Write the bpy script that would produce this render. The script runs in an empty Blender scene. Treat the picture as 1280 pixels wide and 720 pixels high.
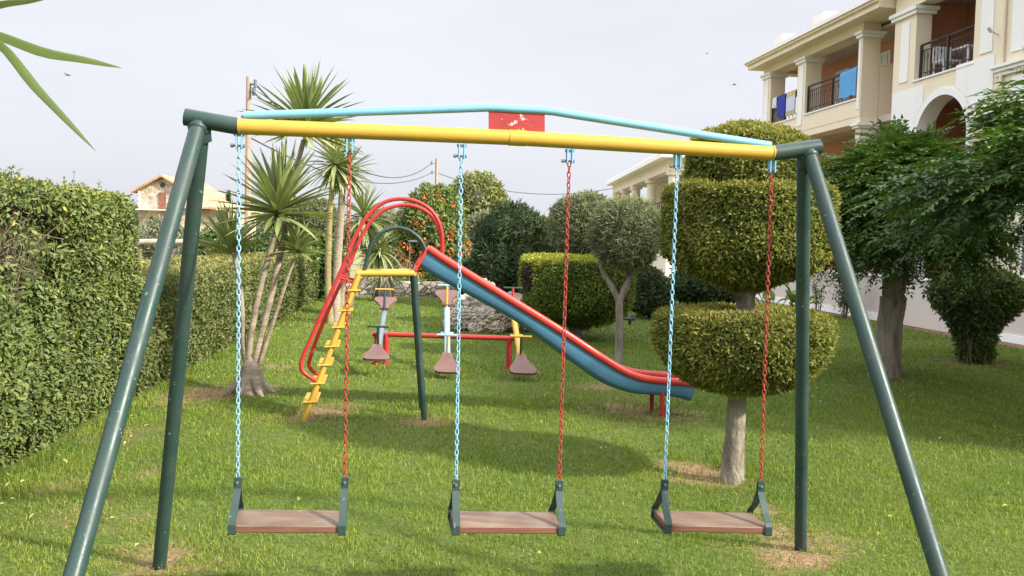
import bpy, math, random
import numpy as np
rng = np.random.default_rng(7)
random.seed(7)
sc = bpy.context.scene
COL = sc.collection
rad = math.radians
A = lambda *a: np.array(a, float)
Z = A(0, 0, 1)

# ------------------------------------------------------------------ camera
FOC = 1090.0
pit, rol = rad(3.15), rad(1.4)
CAM = A(0, 0, 1.6)
fw = A(0, math.cos(pit), -math.sin(pit))
_r0, _u0 = A(1, 0, 0), A(0, math.sin(pit), math.cos(pit))
RT = math.cos(rol) * _r0 + math.sin(rol) * _u0
UP = -math.sin(rol) * _r0 + math.cos(rol) * _u0

def ray(px, py): return fw + (px - 640) / FOC * RT + (360 - py) / FOC * UP
def at(px, py, Y):
    d = ray(px, py); return CAM + d * (Y / d[1])
def gr(px, py, z=0.0):
    d = ray(px, py); return CAM + d * ((z - 1.6) / d[2])
def onp(px, py, o, n):
    d = ray(px, py); return CAM + d * (((o - CAM) @ n) / (d @ n))
def proj(q):
    q = np.asarray(q) - CAM; z = q @ fw
    return 640 + FOC * (q @ RT) / z, 360 - FOC * (q @ UP) / z

from mathutils import Matrix
cd = bpy.data.cameras.new('camera'); cam = bpy.data.objects.new('camera', cd); COL.objects.link(cam)
cd.sensor_width = 36; cd.lens = FOC / 1280 * 36; cd.clip_end = 2000; cd.clip_start = .05
M = Matrix.Identity(4)
for i in range(3):
    M[i][0], M[i][1], M[i][2], M[i][3] = RT[i], UP[i], -fw[i], CAM[i]
cam.matrix_world = M
sc.camera = cam

# ------------------------------------------------------------------ light
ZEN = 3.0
SUN = A(1.35, -0.68, 1.0); SUN /= np.linalg.norm(SUN)
el = math.asin(SUN[2]); az = math.atan2(SUN[0], SUN[1])
W = bpy.data.worlds.new('World'); sc.world = W; W.use_nodes = True
nt = W.node_tree; nt.nodes.clear()
out = nt.nodes.new('ShaderNodeOutputWorld'); bg = nt.nodes.new('ShaderNodeBackground')
sky = nt.nodes.new('ShaderNodeTexSky'); sky.sky_type = 'NISHITA'; sky.sun_disc = False
sky.sun_elevation = el; sky.sun_rotation = az
sky.air_density = 1.0; sky.dust_density = 4.0; sky.ozone_density = 1.0; sky.altitude = 0
hs = nt.nodes.new('ShaderNodeHueSaturation'); hs.inputs['Saturation'].default_value = 0.35
veil = nt.nodes.new('ShaderNodeMix'); veil.data_type = 'RGBA'
veil.inputs['Factor'].default_value = 0.72
veil.inputs['B'].default_value = (9.0, 9.2, 9.95, 1)        # thin bright haze over the whole sky
# faint high cloud in the haze
tc = nt.nodes.new('ShaderNodeTexCoord'); mp = nt.nodes.new('ShaderNodeMapping'); mp.inputs['Scale'].default_value = (1, 1, 3.5)
cn = nt.nodes.new('ShaderNodeTexNoise'); cn.inputs['Scale'].default_value = 1.6; cn.inputs['Detail'].default_value = 5
cr = nt.nodes.new('ShaderNodeMapRange'); cr.inputs[1].default_value = .35; cr.inputs[2].default_value = .7; cr.inputs[3].default_value = .95; cr.inputs[4].default_value = 1.06
mul = nt.nodes.new('ShaderNodeVectorMath'); mul.operation = 'SCALE'
L = nt.links.new
L(tc.outputs['Generated'], mp.inputs['Vector']); L(mp.outputs[0], cn.inputs['Vector']); L(cn.outputs['Fac'], cr.inputs[0])
L(sky.outputs[0], hs.inputs['Color']); L(hs.outputs[0], veil.inputs['A'])
L(veil.outputs['Result'], mul.inputs[0]); L(cr.outputs[0], mul.inputs['Scale'])
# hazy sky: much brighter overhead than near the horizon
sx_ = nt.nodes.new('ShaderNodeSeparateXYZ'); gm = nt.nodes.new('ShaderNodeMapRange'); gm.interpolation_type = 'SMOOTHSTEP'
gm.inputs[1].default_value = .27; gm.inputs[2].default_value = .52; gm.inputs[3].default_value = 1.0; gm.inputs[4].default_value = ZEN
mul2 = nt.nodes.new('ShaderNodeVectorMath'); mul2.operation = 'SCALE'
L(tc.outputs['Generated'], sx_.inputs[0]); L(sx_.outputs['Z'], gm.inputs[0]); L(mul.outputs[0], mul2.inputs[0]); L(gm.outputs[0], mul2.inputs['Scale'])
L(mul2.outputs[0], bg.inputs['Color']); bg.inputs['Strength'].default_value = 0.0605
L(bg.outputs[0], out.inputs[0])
sl = bpy.data.lights.new('sun', 'SUN'); sl.energy = 5.0; sl.angle = rad(3.0); sl.color = (1, .93, .82)
so = bpy.data.objects.new('sun', sl); COL.objects.link(so)
from mathutils import Vector
so.rotation_euler = Vector(SUN).to_track_quat('Z', 'Y').to_euler()
so.location = (20, -10, 20)
sc.view_settings.view_transform = 'Standard'; sc.view_settings.look = 'None'
sc.view_settings.gamma = 1; sc.view_settings.exposure = 0.92; sc.view_settings.use_curve_mapping = False
sc.cycles.max_bounces = 6; sc.cycles.diffuse_bounces = 3; sc.cycles.glossy_bounces = 2
sc.cycles.transmission_bounces = 4; sc.cycles.transparent_max_bounces = 4
sc.cycles.use_denoising = True
try: sc.cycles.denoiser = 'OPENIMAGEDENOISE'
except Exception: pass

# ------------------------------------------------------------------ materials
class NT:
    def __init__(s, name):
        s.m = bpy.data.materials.new(name); s.m.use_nodes = True
        s.t = s.m.node_tree; s.t.nodes.clear()
        s.out = s.n('ShaderNodeOutputMaterial')
    def n(s, t, **k):
        x = s.t.nodes.new(t)
        for a, b in k.items():
            setattr(x, a, b)
        return x
    def l(s, a, b): s.t.links.new(a, b)
    def noise(s, scale, detail=4, rough=.55, vec=None, coord='Object', sx=(1, 1, 1)):
        tc = s.n('ShaderNodeTexCoord'); mp = s.n('ShaderNodeMapping'); mp.inputs['Scale'].default_value = sx
        oi = s.n('ShaderNodeObjectInfo'); s.l(oi.outputs['Location'], mp.inputs['Location'])
        s.l(tc.outputs[coord], mp.inputs[0])
        x = s.n('ShaderNodeTexNoise'); x.inputs['Scale'].default_value = scale; x.inputs['Detail'].default_value = detail
        x.inputs['Roughness'].default_value = rough
        s.l(mp.outputs[0], x.inputs['Vector']); return x.outputs['Fac']
    def ramp(s, fac, stops):
        r = s.n('ShaderNodeValToRGB'); e = r.color_ramp.elements
        while len(e) < len(stops): e.new(.5)
        for i, (p, c) in enumerate(stops):
            e[i].position = p; e[i].color = (*c, 1) if len(c) == 3 else c
        s.l(fac, r.inputs[0]); return r.outputs[0]
    def mix(s, fac, a, b, mode='MIX'):
        x = s.n('ShaderNodeMix', data_type='RGBA', blend_type=mode)
        for sock, v in ((x.inputs['Factor'], fac), (x.inputs['A'], a), (x.inputs['B'], b)):
            if hasattr(v, 'links'): s.l(v, sock)
            elif isinstance(v, (int, float)): sock.default_value = v
            else: sock.default_value = (*v, 1)
        return x.outputs['Result']
    def bump(s, h, strength=.3, dist=.01):
        b = s.n('ShaderNodeBump'); b.inputs['Strength'].default_value = strength; b.inputs['Distance'].default_value = dist
        s.l(h, b.inputs['Height']); return b.outputs[0]
    def bsdf(s, col, rough=.6, spec=.5, normal=None, metal=0):
        b = s.n('ShaderNodeBsdfPrincipled')
        if hasattr(col, 'links'): s.l(col, b.inputs['Base Color'])
        else: b.inputs['Base Color'].default_value = (*col, 1)
        if hasattr(rough, 'links'): s.l(rough, b.inputs['Roughness'])
        else: b.inputs['Roughness'].default_value = rough
        b.inputs['Specular IOR Level'].default_value = spec; b.inputs['Metallic'].default_value = metal
        if normal is not None: s.l(normal, b.inputs['Normal'])
        return b
    def done(s, sh): s.l(sh.outputs[0], s.out.inputs[0]); return s.m

def paint(name, col, chip=(.45, .42, .38), amount=.62, rough=.35, fade=.25, dirt=(.1, .09, .07), cs=55):
    s = NT(name)
    n1 = s.noise(9, 5); n2 = s.noise(cs, 8, .68); n3 = s.noise(3, 3)
    c = s.mix(s.ramp(n1, [(.35, (0, 0, 0)), (.7, (1, 1, 1))]), col, tuple(min(1, x * (1 - fade) + .06 * fade) for x in col))
    c = s.mix(s.ramp(n3, [(.45, (0, 0, 0)), (.8, (.5, .5, .5))]), c, dirt)
    c = s.mix(s.ramp(n2, [(amount, (0, 0, 0)), (amount + .03, (1, 1, 1))]), c, chip)
    return s.done(s.bsdf(c, s.ramp(n1, [(.3, (rough - .08,) * 3), (.7, (rough + .15,) * 3)]), .32, s.bump(n2, .2, .004)))

def leafmat(name, stops, trans=.3, rough=.5, spec=.4, tint=1.0):
    s = NT(name)
    a = s.n('ShaderNodeAttribute'); a.attribute_name = 'var'
    c = s.ramp(a.outputs['Fac'], stops)
    n = s.noise(2.2, 3)
    c = s.mix(.55, c, s.mix(s.ramp(n, [(.35, (0, 0, 0)), (.65, (1, 1, 1))]), tuple(x * .75 for x in (.9, .9, .9)), (1.2, 1.15, 1.0)), 'MULTIPLY')
    p = s.bsdf(c, rough, spec)
    t = s.n('ShaderNodeBsdfTranslucent'); s.l(s.mix(1, c, (1.15, 1.2, .6), 'MULTIPLY'), t.inputs[0])
    mx = s.n('ShaderNodeMixShader'); mx.inputs[0].default_value = trans
    s.l(p.outputs[0], mx.inputs[1]); s.l(t.outputs[0], mx.inputs[2])
    return s.done(mx)

def rough_mat(name, stops, scale=6, detail=6, rough=.85, bump=.4, bscale=None, sx=(1, 1, 1), spec=.3, dist=.01):
    s = NT(name)
    n = s.noise(scale, detail, .6, sx=sx); nb = s.noise(bscale or scale * 4, 6, .6, sx=sx)
    return s.done(s.bsdf(s.ramp(n, stops), rough, spec, s.bump(nb, bump, dist)))

MT = {}
MT['green_paint'] = paint('green_paint', (.016, .042, .035), (.22, .26, .24), .645, .40, .25, (.05, .07, .06), 45)
MT['yellow_paint'] = paint('yellow_paint', (.50, .30, .04), (.26, .18, .07), .645, .5, .12, (.35, .22, .04))
MT['blue_paint'] = paint('blue_paint', (.15, .375, .55), (.5, .56, .56), .66, .5, .1, (.2, .3, .34))
MT['red_paint'] = paint('red_paint', (.33, .028, .026), (.62, .50, .47), 0.605, .5, .2, (.16, .02, .02), 30)
MT['red_tube'] = paint('red_tube', (.40, .026, .026), (.4, .2, .2), .74, .35, .1, (.25, .02, .02))
MT['red_chain'] = paint('red_chain', (.33, .035, .022), (.13, .04, .03), .60, .45, .2, (.12, .03, .02))
MT['blue_chain'] = paint('blue_chain', (.22, .44, .58), (.16, .2, .21), .62, .45, .15, (.15, .2, .22))
MT['steel'] = paint('steel', (.11, .16, .17), (.2, .12, .07), .6, .5, .2)
MT['chute_blue'] = paint('chute_blue', (.066, .185, .285), (.2, .28, .32), .73, .45, .25, (.05, .12, .16))
MT['chute_red'] = paint('chute_red', (.47, .04, .03), (.5, .3, .25), .76, .32, .08, (.35, .03, .02))
MT['grey_paint'] = paint('grey_paint', (.13, .165, .19), (.3, .3, .3), .7, .4, .2)
MT['sky_paint'] = paint('sky_paint', (.25, .45, .62), (.4, .4, .4), .72, .4, .1, (.3, .4, .45))
MT['black_metal'] = paint('black_metal', (.02, .02, .022), (.06, .05, .05), .7, .5, .1)
MT['seat_plastic'] = rough_mat('seat_plastic', [(.3, (.105, .052, .042)), (.7, (.15, .078, .064))], 5, 4, .5, .1)
def wood():
    s = NT('seat_wood')
    g = s.noise(14, 6, .65, sx=(.12, 1.2, 1.2)); n = s.noise(5, 4); w = s.noise(40, 5)
    c = s.ramp(g, [(.3, (.060, .038, .026)), (.55, (.140, .086, .056)), (.75, (.215, .15, .102))])
    c = s.mix(s.ramp(n, [(.45, (0, 0, 0)), (.75, (.8, .8, .8))]), c, (.165, .132, .098))
    c = s.mix(s.ramp(w, [(.70, (0, 0, 0)), (.73, (1, 1, 1))]), c, (.42, .37, .32))
    return s.done(s.bsdf(c, .6, .35, s.bump(g, .35, .004)))
MT['seat_wood'] = wood()
def wood_edge():
    s = NT('seat_edge_wood')
    g = s.noise(18, 6, .65, sx=(.15, 1, 1.5))
    return s.done(s.bsdf(s.ramp(g, [(.3, (.10, .038, .024)), (.7, (.19, .08, .05))]), .55, .4, s.bump(g, .3, .004)))
MT['seat_edge'] = wood_edge()
MT['bark_pale'] = rough_mat('bark_pale', [(.3, (.10, .082, .062)), (.5, (.20, .17, .13)), (.75, (.31, .275, .22))], 18, 8, .9, 1, 40, (1, 1, .5), dist=.02)
MT['bark_brown'] = rough_mat('bark_brown', [(.3, (.10, .082, .064)), (.55, (.235, .197, .155)), (.8, (.36, .315, .26))], 12, 7, .9, .9, 30, (1, 1, .25), dist=.03)
MT['bark_yucca'] = rough_mat('bark_yucca', [(.3, (.17, .135, .095)), (.5, (.27, .22, .16)), (.75, (.35, .295, .22))], 16, 7, .9, .6, 30, (.5, .5, 2.2), dist=.02)
MT['bark_yellow'] = rough_mat('bark_yellow', [(.3, (.15, .125, .05)), (.6, (.26, .215, .085)), (.8, (.36, .31, .17))], 12, 6, .8, .6, 30, (1, 1, 2), dist=.02)
MT['twig'] = rough_mat('twig', [(.3, (.075, .055, .034)), (.7, (.19, .15, .10))], 20, 4, .9, .4)
MT['log'] = rough_mat('log', [(.3, (.28, .24, .19)), (.7, (.55, .51, .44))], 10, 5, .9, .6, 30, (.3, 1, 1))
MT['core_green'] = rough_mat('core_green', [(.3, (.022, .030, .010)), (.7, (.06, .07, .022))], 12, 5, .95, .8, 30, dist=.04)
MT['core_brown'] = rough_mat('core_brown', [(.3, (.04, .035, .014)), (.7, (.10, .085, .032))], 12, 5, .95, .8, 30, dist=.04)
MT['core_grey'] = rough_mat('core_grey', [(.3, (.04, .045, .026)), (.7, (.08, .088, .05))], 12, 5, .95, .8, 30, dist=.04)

MT['hedge_leaf'] = leafmat('hedge_leaf', [(0, (.055, .084, .026)), (.45, (.120, .160, .044)), (.85, (.205, .235, .070)), (.97, (.28, .28, .05)), (1, (.45, .34, .04))], .25, .5, .3)
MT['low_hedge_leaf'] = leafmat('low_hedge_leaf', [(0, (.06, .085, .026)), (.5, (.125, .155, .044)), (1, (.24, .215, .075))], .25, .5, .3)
MT['thuja_leaf'] = leafmat('thuja_leaf', [(0, (.062, .085, .018)), (.5, (.145, .168, .036)), (.85, (.26, .265, .060)), (1, (.33, .22, .09))], .3, .65, .2)
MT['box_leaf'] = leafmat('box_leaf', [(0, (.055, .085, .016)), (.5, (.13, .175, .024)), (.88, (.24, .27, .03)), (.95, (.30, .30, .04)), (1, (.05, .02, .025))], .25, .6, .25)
MT['juniper_leaf'] = leafmat('juniper_leaf', [(0, (.09, .108, .058)), (.5, (.165, .19, .105)), (1, (.27, .285, .16))], .25, .7, .2)
MT['conifer_leaf'] = leafmat('conifer_leaf', [(0, (.018, .034, .014)), (.5, (.036, .064, .024)), (1, (.075, .105, .038))], .15, .6, .2)
MT['melia_leaf'] = leafmat('melia_leaf', [(0, (.026, .060, .013)), (.5, (.075, .142, .027)), (.9, (.150, .245, .042)), (1, (.24, .32, .07))], .3, .42, .4)
MT['shrub_leaf'] = leafmat('shrub_leaf', [(0, (.030, .058, .014)), (.6, (.075, .125, .024)), (.95, (.15, .19, .04)), (1, (.35, .32, .15))], .25, .4, .45)
MT['yucca_leaf'] = leafmat('yucca_leaf', [(0, (.13, .165, .06)), (.5, (.24, .29, .115)), (.9, (.36, .40, .19)), (1, (.38, .31, .15))], .15, .40, .4)
MT['olive_leaf'] = leafmat('olive_leaf', [(0, (.12, .14, .08)), (.6, (.19, .21, .125)), (1, (.28, .29, .18))], .2, .6, .3)
MT['pale_leaf'] = leafmat('pale_leaf', [(0, (.12, .155, .05)), (.6, (.20, .225, .075)), (1, (.29, .29, .11))], .25, .6, .3)
MT['vine_leaf'] = leafmat('vine_leaf', [(0, (.06, .10, .026)), (.6, (.135, .19, .045)), (1, (.21, .26, .065))], .25, .5, .4)
MT['blossom'] = leafmat('blossom', [(0, (.55, .12, .035)), (.5, (.72, .20, .06)), (1, (.8, .33, .12))], .3, .6, .2)
MT['rose'] = leafmat('rose', [(0, (.55, .3, .3)), (1, (.8, .62, .6))], .3, .6, .2)
MT['banana_leaf'] = leafmat('banana_leaf', [(0, (.07, .13, .03)), (1, (.20, .29, .07))], .35, .4, .4)
MT['far_leaf'] = leafmat('far_leaf', [(0, (.06, .075, .045)), (1, (.14, .155, .085))], .15, .7, .2)
def grassmat():
    s = NT('grass_blade')
    a = s.n('ShaderNodeAttribute'); a.attribute_name = 'var'
    c = s.ramp(a.outputs['Fac'], [(0, (.055, .094, .013)), (.45, (.138, .210, .030)), (.8, (.235, .292, .052)), (.93, (.34, .31, .10)), (1, (.44, .36, .17))])
    n = s.noise(.9, 4, .6)
    c = s.mix(s.ramp(n, [(.42, (0, 0, 0)), (.68, (.6, .6, .6))]), c, s.mix(1, c, (1.45, 1.15, .9), 'MULTIPLY'))
    p = s.bsdf(c, .5, .3)
    t = s.n('ShaderNodeBsdfTranslucent'); s.l(s.mix(1, c, (1.2, 1.25, .6), 'MULTIPLY'), t.inputs[0])
    mx = s.n('ShaderNodeMixShader'); mx.inputs[0].default_value = .3
    s.l(p.outputs[0], mx.inputs[1]); s.l(t.outputs[0], mx.inputs[2]); return s.done(mx)
MT['grass'] = grassmat()
def groundmat():
    s = NT('lawn_soil')
    a = s.n('ShaderNodeAttribute'); a.attribute_name = 'soil'
    f = s.n('ShaderNodeAttribute'); f.attribute_name = 'field'
    n1 = s.noise(1.2, 6, .6); n2 = s.noise(28, 6, .65); n3 = s.noise(90, 4, .7)
    g = s.ramp(n2, [(.3, (.045, .065, .012)), (.55, (.08, .11, .020)), (.8, (.16, .16, .05))])
    so_ = s.ramp(n2, [(.25, (.09, .045, .027)), (.5, (.18, .10, .06)), (.8, (.28, .185, .12))])
    so_ = s.mix(s.ramp(n3, [(.5, (0, 0, 0)), (.62, (.7, .7, .7))]), so_, (.40, .30, .16))
    c = s.mix(a.outputs['Fac'], g, so_)
    fld = s.ramp(n1, [(.3, (.12, .14, .05)), (.5, (.22, .20, .09)), (.7, (.30, .25, .14))])
    c = s.mix(f.outputs['Fac'], c, fld)
    return s.done(s.bsdf(c, .95, .15, s.bump(n2, .6, .03)))
MT['ground'] = groundmat()
MT['mulch'] = rough_mat('mulch', [(.3, (.09, .06, .04)), (.6, (.20, .14, .09)), (.8, (.30, .22, .15))], 18, 6, .95, .6, 50)

def stucco(name, c, var=.12, rough=.9):
    s = NT(name)
    n = s.noise(.8, 5, .6); n2 = s.noise(120, 3); st = s.noise(1.5, 5, .6, sx=(3, 3, .25))
    d = tuple(x * (1 - var) for x in c)
    col = s.mix(n, c, d)
    col = s.mix(s.ramp(st, [(.55, (0, 0, 0)), (.8, (.35, .35, .35))]), col, tuple(x * .72 for x in c))
    return s.done(s.bsdf(col, rough, .2, s.bump(n2, .25, .004)))
MT['cream'] = stucco('cream', (.80, .70, .54))
MT['white'] = stucco('white', (.82, .81, .80), .05)
MT['salmon'] = stucco('salmon', (.60, .30, .20))
MT['plinth'] = stucco('plinth', (.60, .53, .475))
MT['ceiling'] = stucco('ceiling', (.55, .47, .42))
MT['shutter'] = rough_mat('shutter', [(.3, (.62, .60, .55)), (.7, (.72, .70, .66))], 3, 3, .6, .2)
MT['pale_wall'] = stucco('pale_wall', (.74, .67, .54))
MT['glass'] = NT('dark_glass').done(NT('x').bsdf((.03, .035, .04))) if False else None
_s = NT('dark_glass'); MT['glass'] = _s.done(_s.bsdf((.03, .035, .04), .08, .6))
def roof_tile():
    s = NT('roof_tile')
    w = s.n('ShaderNodeTexWave'); w.inputs['Scale'].default_value = 2.2; w.inputs['Distortion'].default_value = .6
    t = s.n('ShaderNodeTexCoord'); s.l(t.outputs['Object'], w.inputs['Vector'])
    n = s.noise(2.5, 5); n2 = s.noise(.4, 3)
    c = s.ramp(n, [(.3, (.36, .22, .12)), (.55, (.48, .32, .19)), (.8, (.55, .40, .26))])
    c = s.mix(.25, c, s.ramp(w.outputs['Fac'], [(.2, (.35, .3, .25)), (.8, (1, 1, 1))]), 'MULTIPLY')
    return s.done(s.bsdf(c, .85, .2, s.bump(w.outputs['Fac'], .5, .05)))
MT['roof_tile'] = roof_tile()
def masonry(name, sc_, cols, mort=(.45, .41, .35), disp=.6):
    s = NT(name)
    t = s.n('ShaderNodeTexCoord'); mp = s.n('ShaderNodeMapping'); mp.inputs['Scale'].default_value = (1, 1, 1.5)
    s.l(t.outputs['Object'], mp.inputs[0])
    v = s.n('ShaderNodeTexVoronoi'); v.inputs['Scale'].default_value = sc_; v2 = s.n('ShaderNodeTexVoronoi', feature='DISTANCE_TO_EDGE'); v2.inputs['Scale'].default_value = sc_
    s.l(mp.outputs[0], v.inputs['Vector']); s.l(mp.outputs[0], v2.inputs['Vector'])
    sp = s.n('ShaderNodeSeparateColor'); s.l(v.outputs['Color'], sp.inputs[0])
    c = s.ramp(sp.outputs[0], cols); n = s.noise(sc_ * 5, 5)
    c = s.mix(.5, c, s.ramp(n, [(.3, (.6, .6, .6)), (.7, (1.2, 1.2, 1.2))]), 'MULTIPLY')
    e = s.ramp(v2.outputs['Distance'], [(.02, (0, 0, 0)), (.08, (1, 1, 1))])
    c = s.mix(e, mort, c)
    return s.done(s.bsdf(c, .9, .2, s.bump(e, disp, .04)))
MT['house_stone'] = masonry('house_stone', 2.6, [(0, (.28, .22, .16)), (.5, (.42, .35, .27)), (1, (.55, .48, .39))], (.44, .38, .31))
MT['wall_stone'] = masonry('wall_stone', 5.0, [(0, (.10, .09, .07)), (.5, (.22, .195, .155)), (1, (.36, .33, .28))], (.06, .05, .04), 1)
def rockmat():
    s = NT('limestone')
    n = s.noise(3.5, 8, .65); n2 = s.noise(14, 8, .7); o = s.noise(2.1, 4)
    c = s.ramp(n2, [(.3, (.13, .105, .08)), (.45, (.38, .33, .26)), (.7, (.60, .54, .45))])
    c = s.mix(s.ramp(o, [(.55, (0, 0, 0)), (.7, (.75, .75, .75))]), c, s.mix(n, (.45, .28, .10), (.36, .26, .16)))
    return s.done(s.bsdf(c, .95, .2, s.bump(n2, .8, .04)))
MT['rock'] = rockmat()
MT['door_brown'] = rough_mat('door_brown', [(.3, (.16, .065, .04)), (.7, (.24, .10, .065))], 4, 3, .6, .1)
def cloth(name, c, c2=None):
    s = NT(name); n = s.noise(120, 3); n2 = s.noise(6, 3)
    col = s.mix(n2, c, tuple(x * .85 for x in c))
    if c2: col = s.mix(s.ramp(s.noise(9, 1), [(.5, (0, 0, 0)), (.53, (1, 1, 1))]), col, c2)
    return s.done(s.bsdf(col, .95, .1, s.bump(n, .3, .004)))
MT['towel_blue'] = cloth('towel_blue', (.13, .38, .70)); MT['towel_navy'] = cloth('towel_navy', (.045, .07, .36))
MT['towel_pattern'] = cloth('towel_pattern', (.62, .52, .22), (.42, .36, .25)); MT['towel_white'] = cloth('towel_white', (.7, .7, .76))
MT['towel_band'] = cloth('towel_band', (.62, .62, .80))
MT['plastic_white'] = rough_mat('plastic_white', [(.3, (.72, .72, .72)), (.7, (.8, .8, .8))], 3, 3, .4, .05)
MT['wire'] = rough_mat('wire', [(.3, (.05, .05, .055)), (.7, (.09, .09, .1))], 3, 2, .7, .05)
MT['pole_wood'] = rough_mat('pole_wood', [(.3, (.20, .14, .105)), (.5, (.33, .25, .20)), (.75, (.42, .33, .27))], 6, 6, .9, .6, 20, (3, 3, .3))
MT['bird'] = rough_mat('bird', [(.3, (.04, .04, .045)), (.7, (.07, .07, .075))], 30, 2, .8, .05)

# ------------------------------------------------------------------ mesh builder
class MB:
    def __init__(s): s.V = []; s.I = []; s.T = []; s.M = []; s.R = []; s.S = []; s.n = 0
    def add(s, v, faces, m=0, var=None, smooth=False):
        v = np.asarray(v, float).reshape(-1, 3)
        idx = [i + s.n for f in faces for i in f]
        s.V.append(v); s.I.append(np.array(idx, np.int32)); s.T.append(np.array([len(f) for f in faces], np.int32))
        s.M.append(np.full(len(faces), m, np.int32)); s.R.append(np.full(len(faces), .5 if var is None else var, float))
        s.S.append(np.full(len(faces), smooth, bool)); s.n += len(v); return s
    def quads(s, q, m=0, var=None, smooth=False):            # q: (N,k,3)
        q = np.asarray(q, float); N, k = q.shape[:2]
        s.V.append(q.reshape(-1, 3)); s.I.append(np.arange(N * k, dtype=np.int32) + s.n)
        s.T.append(np.full(N, k, np.int32)); s.M.append(np.full(N, m, np.int32))
        s.R.append(np.full(N, .5) if var is None else np.asarray(var, float)); s.S.append(np.full(N, smooth, bool)); s.n += N * k; return s
    def idx(s, v, f, m=0, var=None, smooth=False):           # v (n,3), f (N,k) int array
        f = np.asarray(f, np.int32); N, k = f.shape
        s.V.append(np.asarray(v, float)); s.I.append((f + s.n).reshape(-1)); s.T.append(np.full(N, k, np.int32))
        s.M.append(np.full(N, m, np.int32)); s.R.append(np.full(N, .5) if var is None else np.asarray(var, float))
        s.S.append(np.full(N, smooth, bool)); s.n += len(v); return s
    def tube(s, path, r, n=10, m=0, cap=True, smooth=True, var=None, rough=0):
        P = np.asarray(path, float); K = len(P)
        r = np.broadcast_to(np.asarray(r, float), (K,))
        T = np.gradient(P, axis=0); T /= np.linalg.norm(T, axis=1)[:, None] + 1e-12
        ref = A(0, 0, 1) if abs(T[0][2]) < .9 else A(1, 0, 0)
        u = np.cross(T[0], ref); u /= np.linalg.norm(u); V = []
        for k in range(K):
            u = u - T[k] * (u @ T[k]); u /= np.linalg.norm(u); w = np.cross(T[k], u)
            for j in range(n):
                a = 2 * math.pi * j / n
                rr = r[k] * (1 + (rough * random.uniform(-1, 1) if rough else 0))
                V.append(P[k] + rr * (math.cos(a) * u + math.sin(a) * w))
        F = [(k * n + j, k * n + (j + 1) % n, (k + 1) * n + (j + 1) % n, (k + 1) * n + j) for k in range(K - 1) for j in range(n)]
        s.add(V, F, m, var, smooth)
        if cap:
            s.add(V[:n], [tuple(range(n))[::-1]], m, var); s.add(V[-n:], [tuple(range(n))], m, var)
        return s
    def box(s, c, sz, ax=None, m=0, bev=0):
        ax = np.eye(3) if ax is None else np.asarray(ax, float)
        h = np.asarray(sz, float) / 2; c = np.asarray(c, float)
        if bev <= 0:
            v = [c + ax[0] * h[0] * i + ax[1] * h[1] * j + ax[2] * h[2] * k for i in (-1, 1) for j in (-1, 1) for k in (-1, 1)]
            return s.add(v, [(0, 1, 3, 2), (4, 6, 7, 5), (0, 4, 5, 1), (2, 3, 7, 6), (0, 2, 6, 4), (1, 5, 7, 3)], m)
        # chamfered box: three points at each corner
        v = []; ind = {}
        for i in (-1, 1):
            for j in (-1, 1):
                for k in (-1, 1):
                    for a in range(3):
                        q = [h[0] * i, h[1] * j, h[2] * k]
                        for b in range(3):
                            if b != a: q[b] -= bev * (i, j, k)[b]
                        ind[(i, j, k, a)] = len(v); v.append(c + ax[0] * q[0] + ax[1] * q[1] + ax[2] * q[2])
        F = []
        sg = (-1, 1)
        for a in range(3):
            for t in sg:
                o = [b for b in range(3) if b != a]; ring = []
                for p, q in ((-1, -1), (1, -1), (1, 1), (-1, 1)):
                    e = [0, 0, 0]; e[a] = t; e[o[0]] = p; e[o[1]] = q; ring.append(ind[(*e, a)])
                F.append(tuple(ring if (t > 0) == (a != 1) else ring[::-1]))
        for a in range(3):                     # edges along axis a
            o = [b for b in range(3) if b != a]
            for p in sg:
                for q in sg:
                    e0 = [0, 0, 0]; e0[o[0]] = p; e0[o[1]] = q; e1 = list(e0); e0[a] = -1; e1[a] = 1
                    F.append((ind[(*e0, o[0])], ind[(*e1, o[0])], ind[(*e1, o[1])], ind[(*e0, o[1])]))
        for i in sg:
            for j in sg:
                for k in sg: F.append(tuple(ind[(i, j, k, a)] for a in range(3)))
        return s.add(v, F, m)
    def grid(s, G, m=0, smooth=True, closed=False):           # G (a,b,3)
        G = np.asarray(G, float); a, b = G.shape[:2]
        F = [(i * b + j, i * b + j + 1, (i + 1) * b + j + 1, (i + 1) * b + j) for i in range(a - 1) for j in range(b - 1)]
        return s.add(G.reshape(-1, 3), F, m, None, smooth)
    def prism(s, poly, d, m=0):                              # poly (n,3) planar, extruded by vector d
        p = np.asarray(poly, float); n = len(p)
        v = np.concatenate([p, p + np.asarray(d)])
        return s.add(v, [tuple(range(n))[::-1], tuple(range(n, 2 * n))] + [(i, (i + 1) % n, n + (i + 1) % n, n + i) for i in range(n)], m)
    def build(s, name, mats, parent=None, org=None):
        if not isinstance(mats, (list, tuple)): mats = [mats]
        V = np.concatenate(s.V); I = np.concatenate(s.I); T = np.concatenate(s.T)
        o_ = A(0, 0, 0) if org is None else np.asarray(org, float)
        root = parent
        while root is not None:
            o_ = o_ + np.array(root.location); root = root.parent
        V = V - o_
        me = bpy.data.meshes.new(name)
        me.vertices.add(len(V)); me.vertices.foreach_set('co', V.ravel())
        me.loops.add(len(I)); me.loops.foreach_set('vertex_index', I)
        me.polygons.add(len(T)); st = np.concatenate([[0], np.cumsum(T)[:-1]]).astype(np.int32)
        me.polygons.foreach_set('loop_start', st)
        me.polygons.foreach_set('loop_total', T)
        for m in mats: me.materials.append(m)
        me.polygons.foreach_set('material_index', np.concatenate(s.M))
        me.polygons.foreach_set('use_smooth', np.concatenate(s.S))
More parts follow.
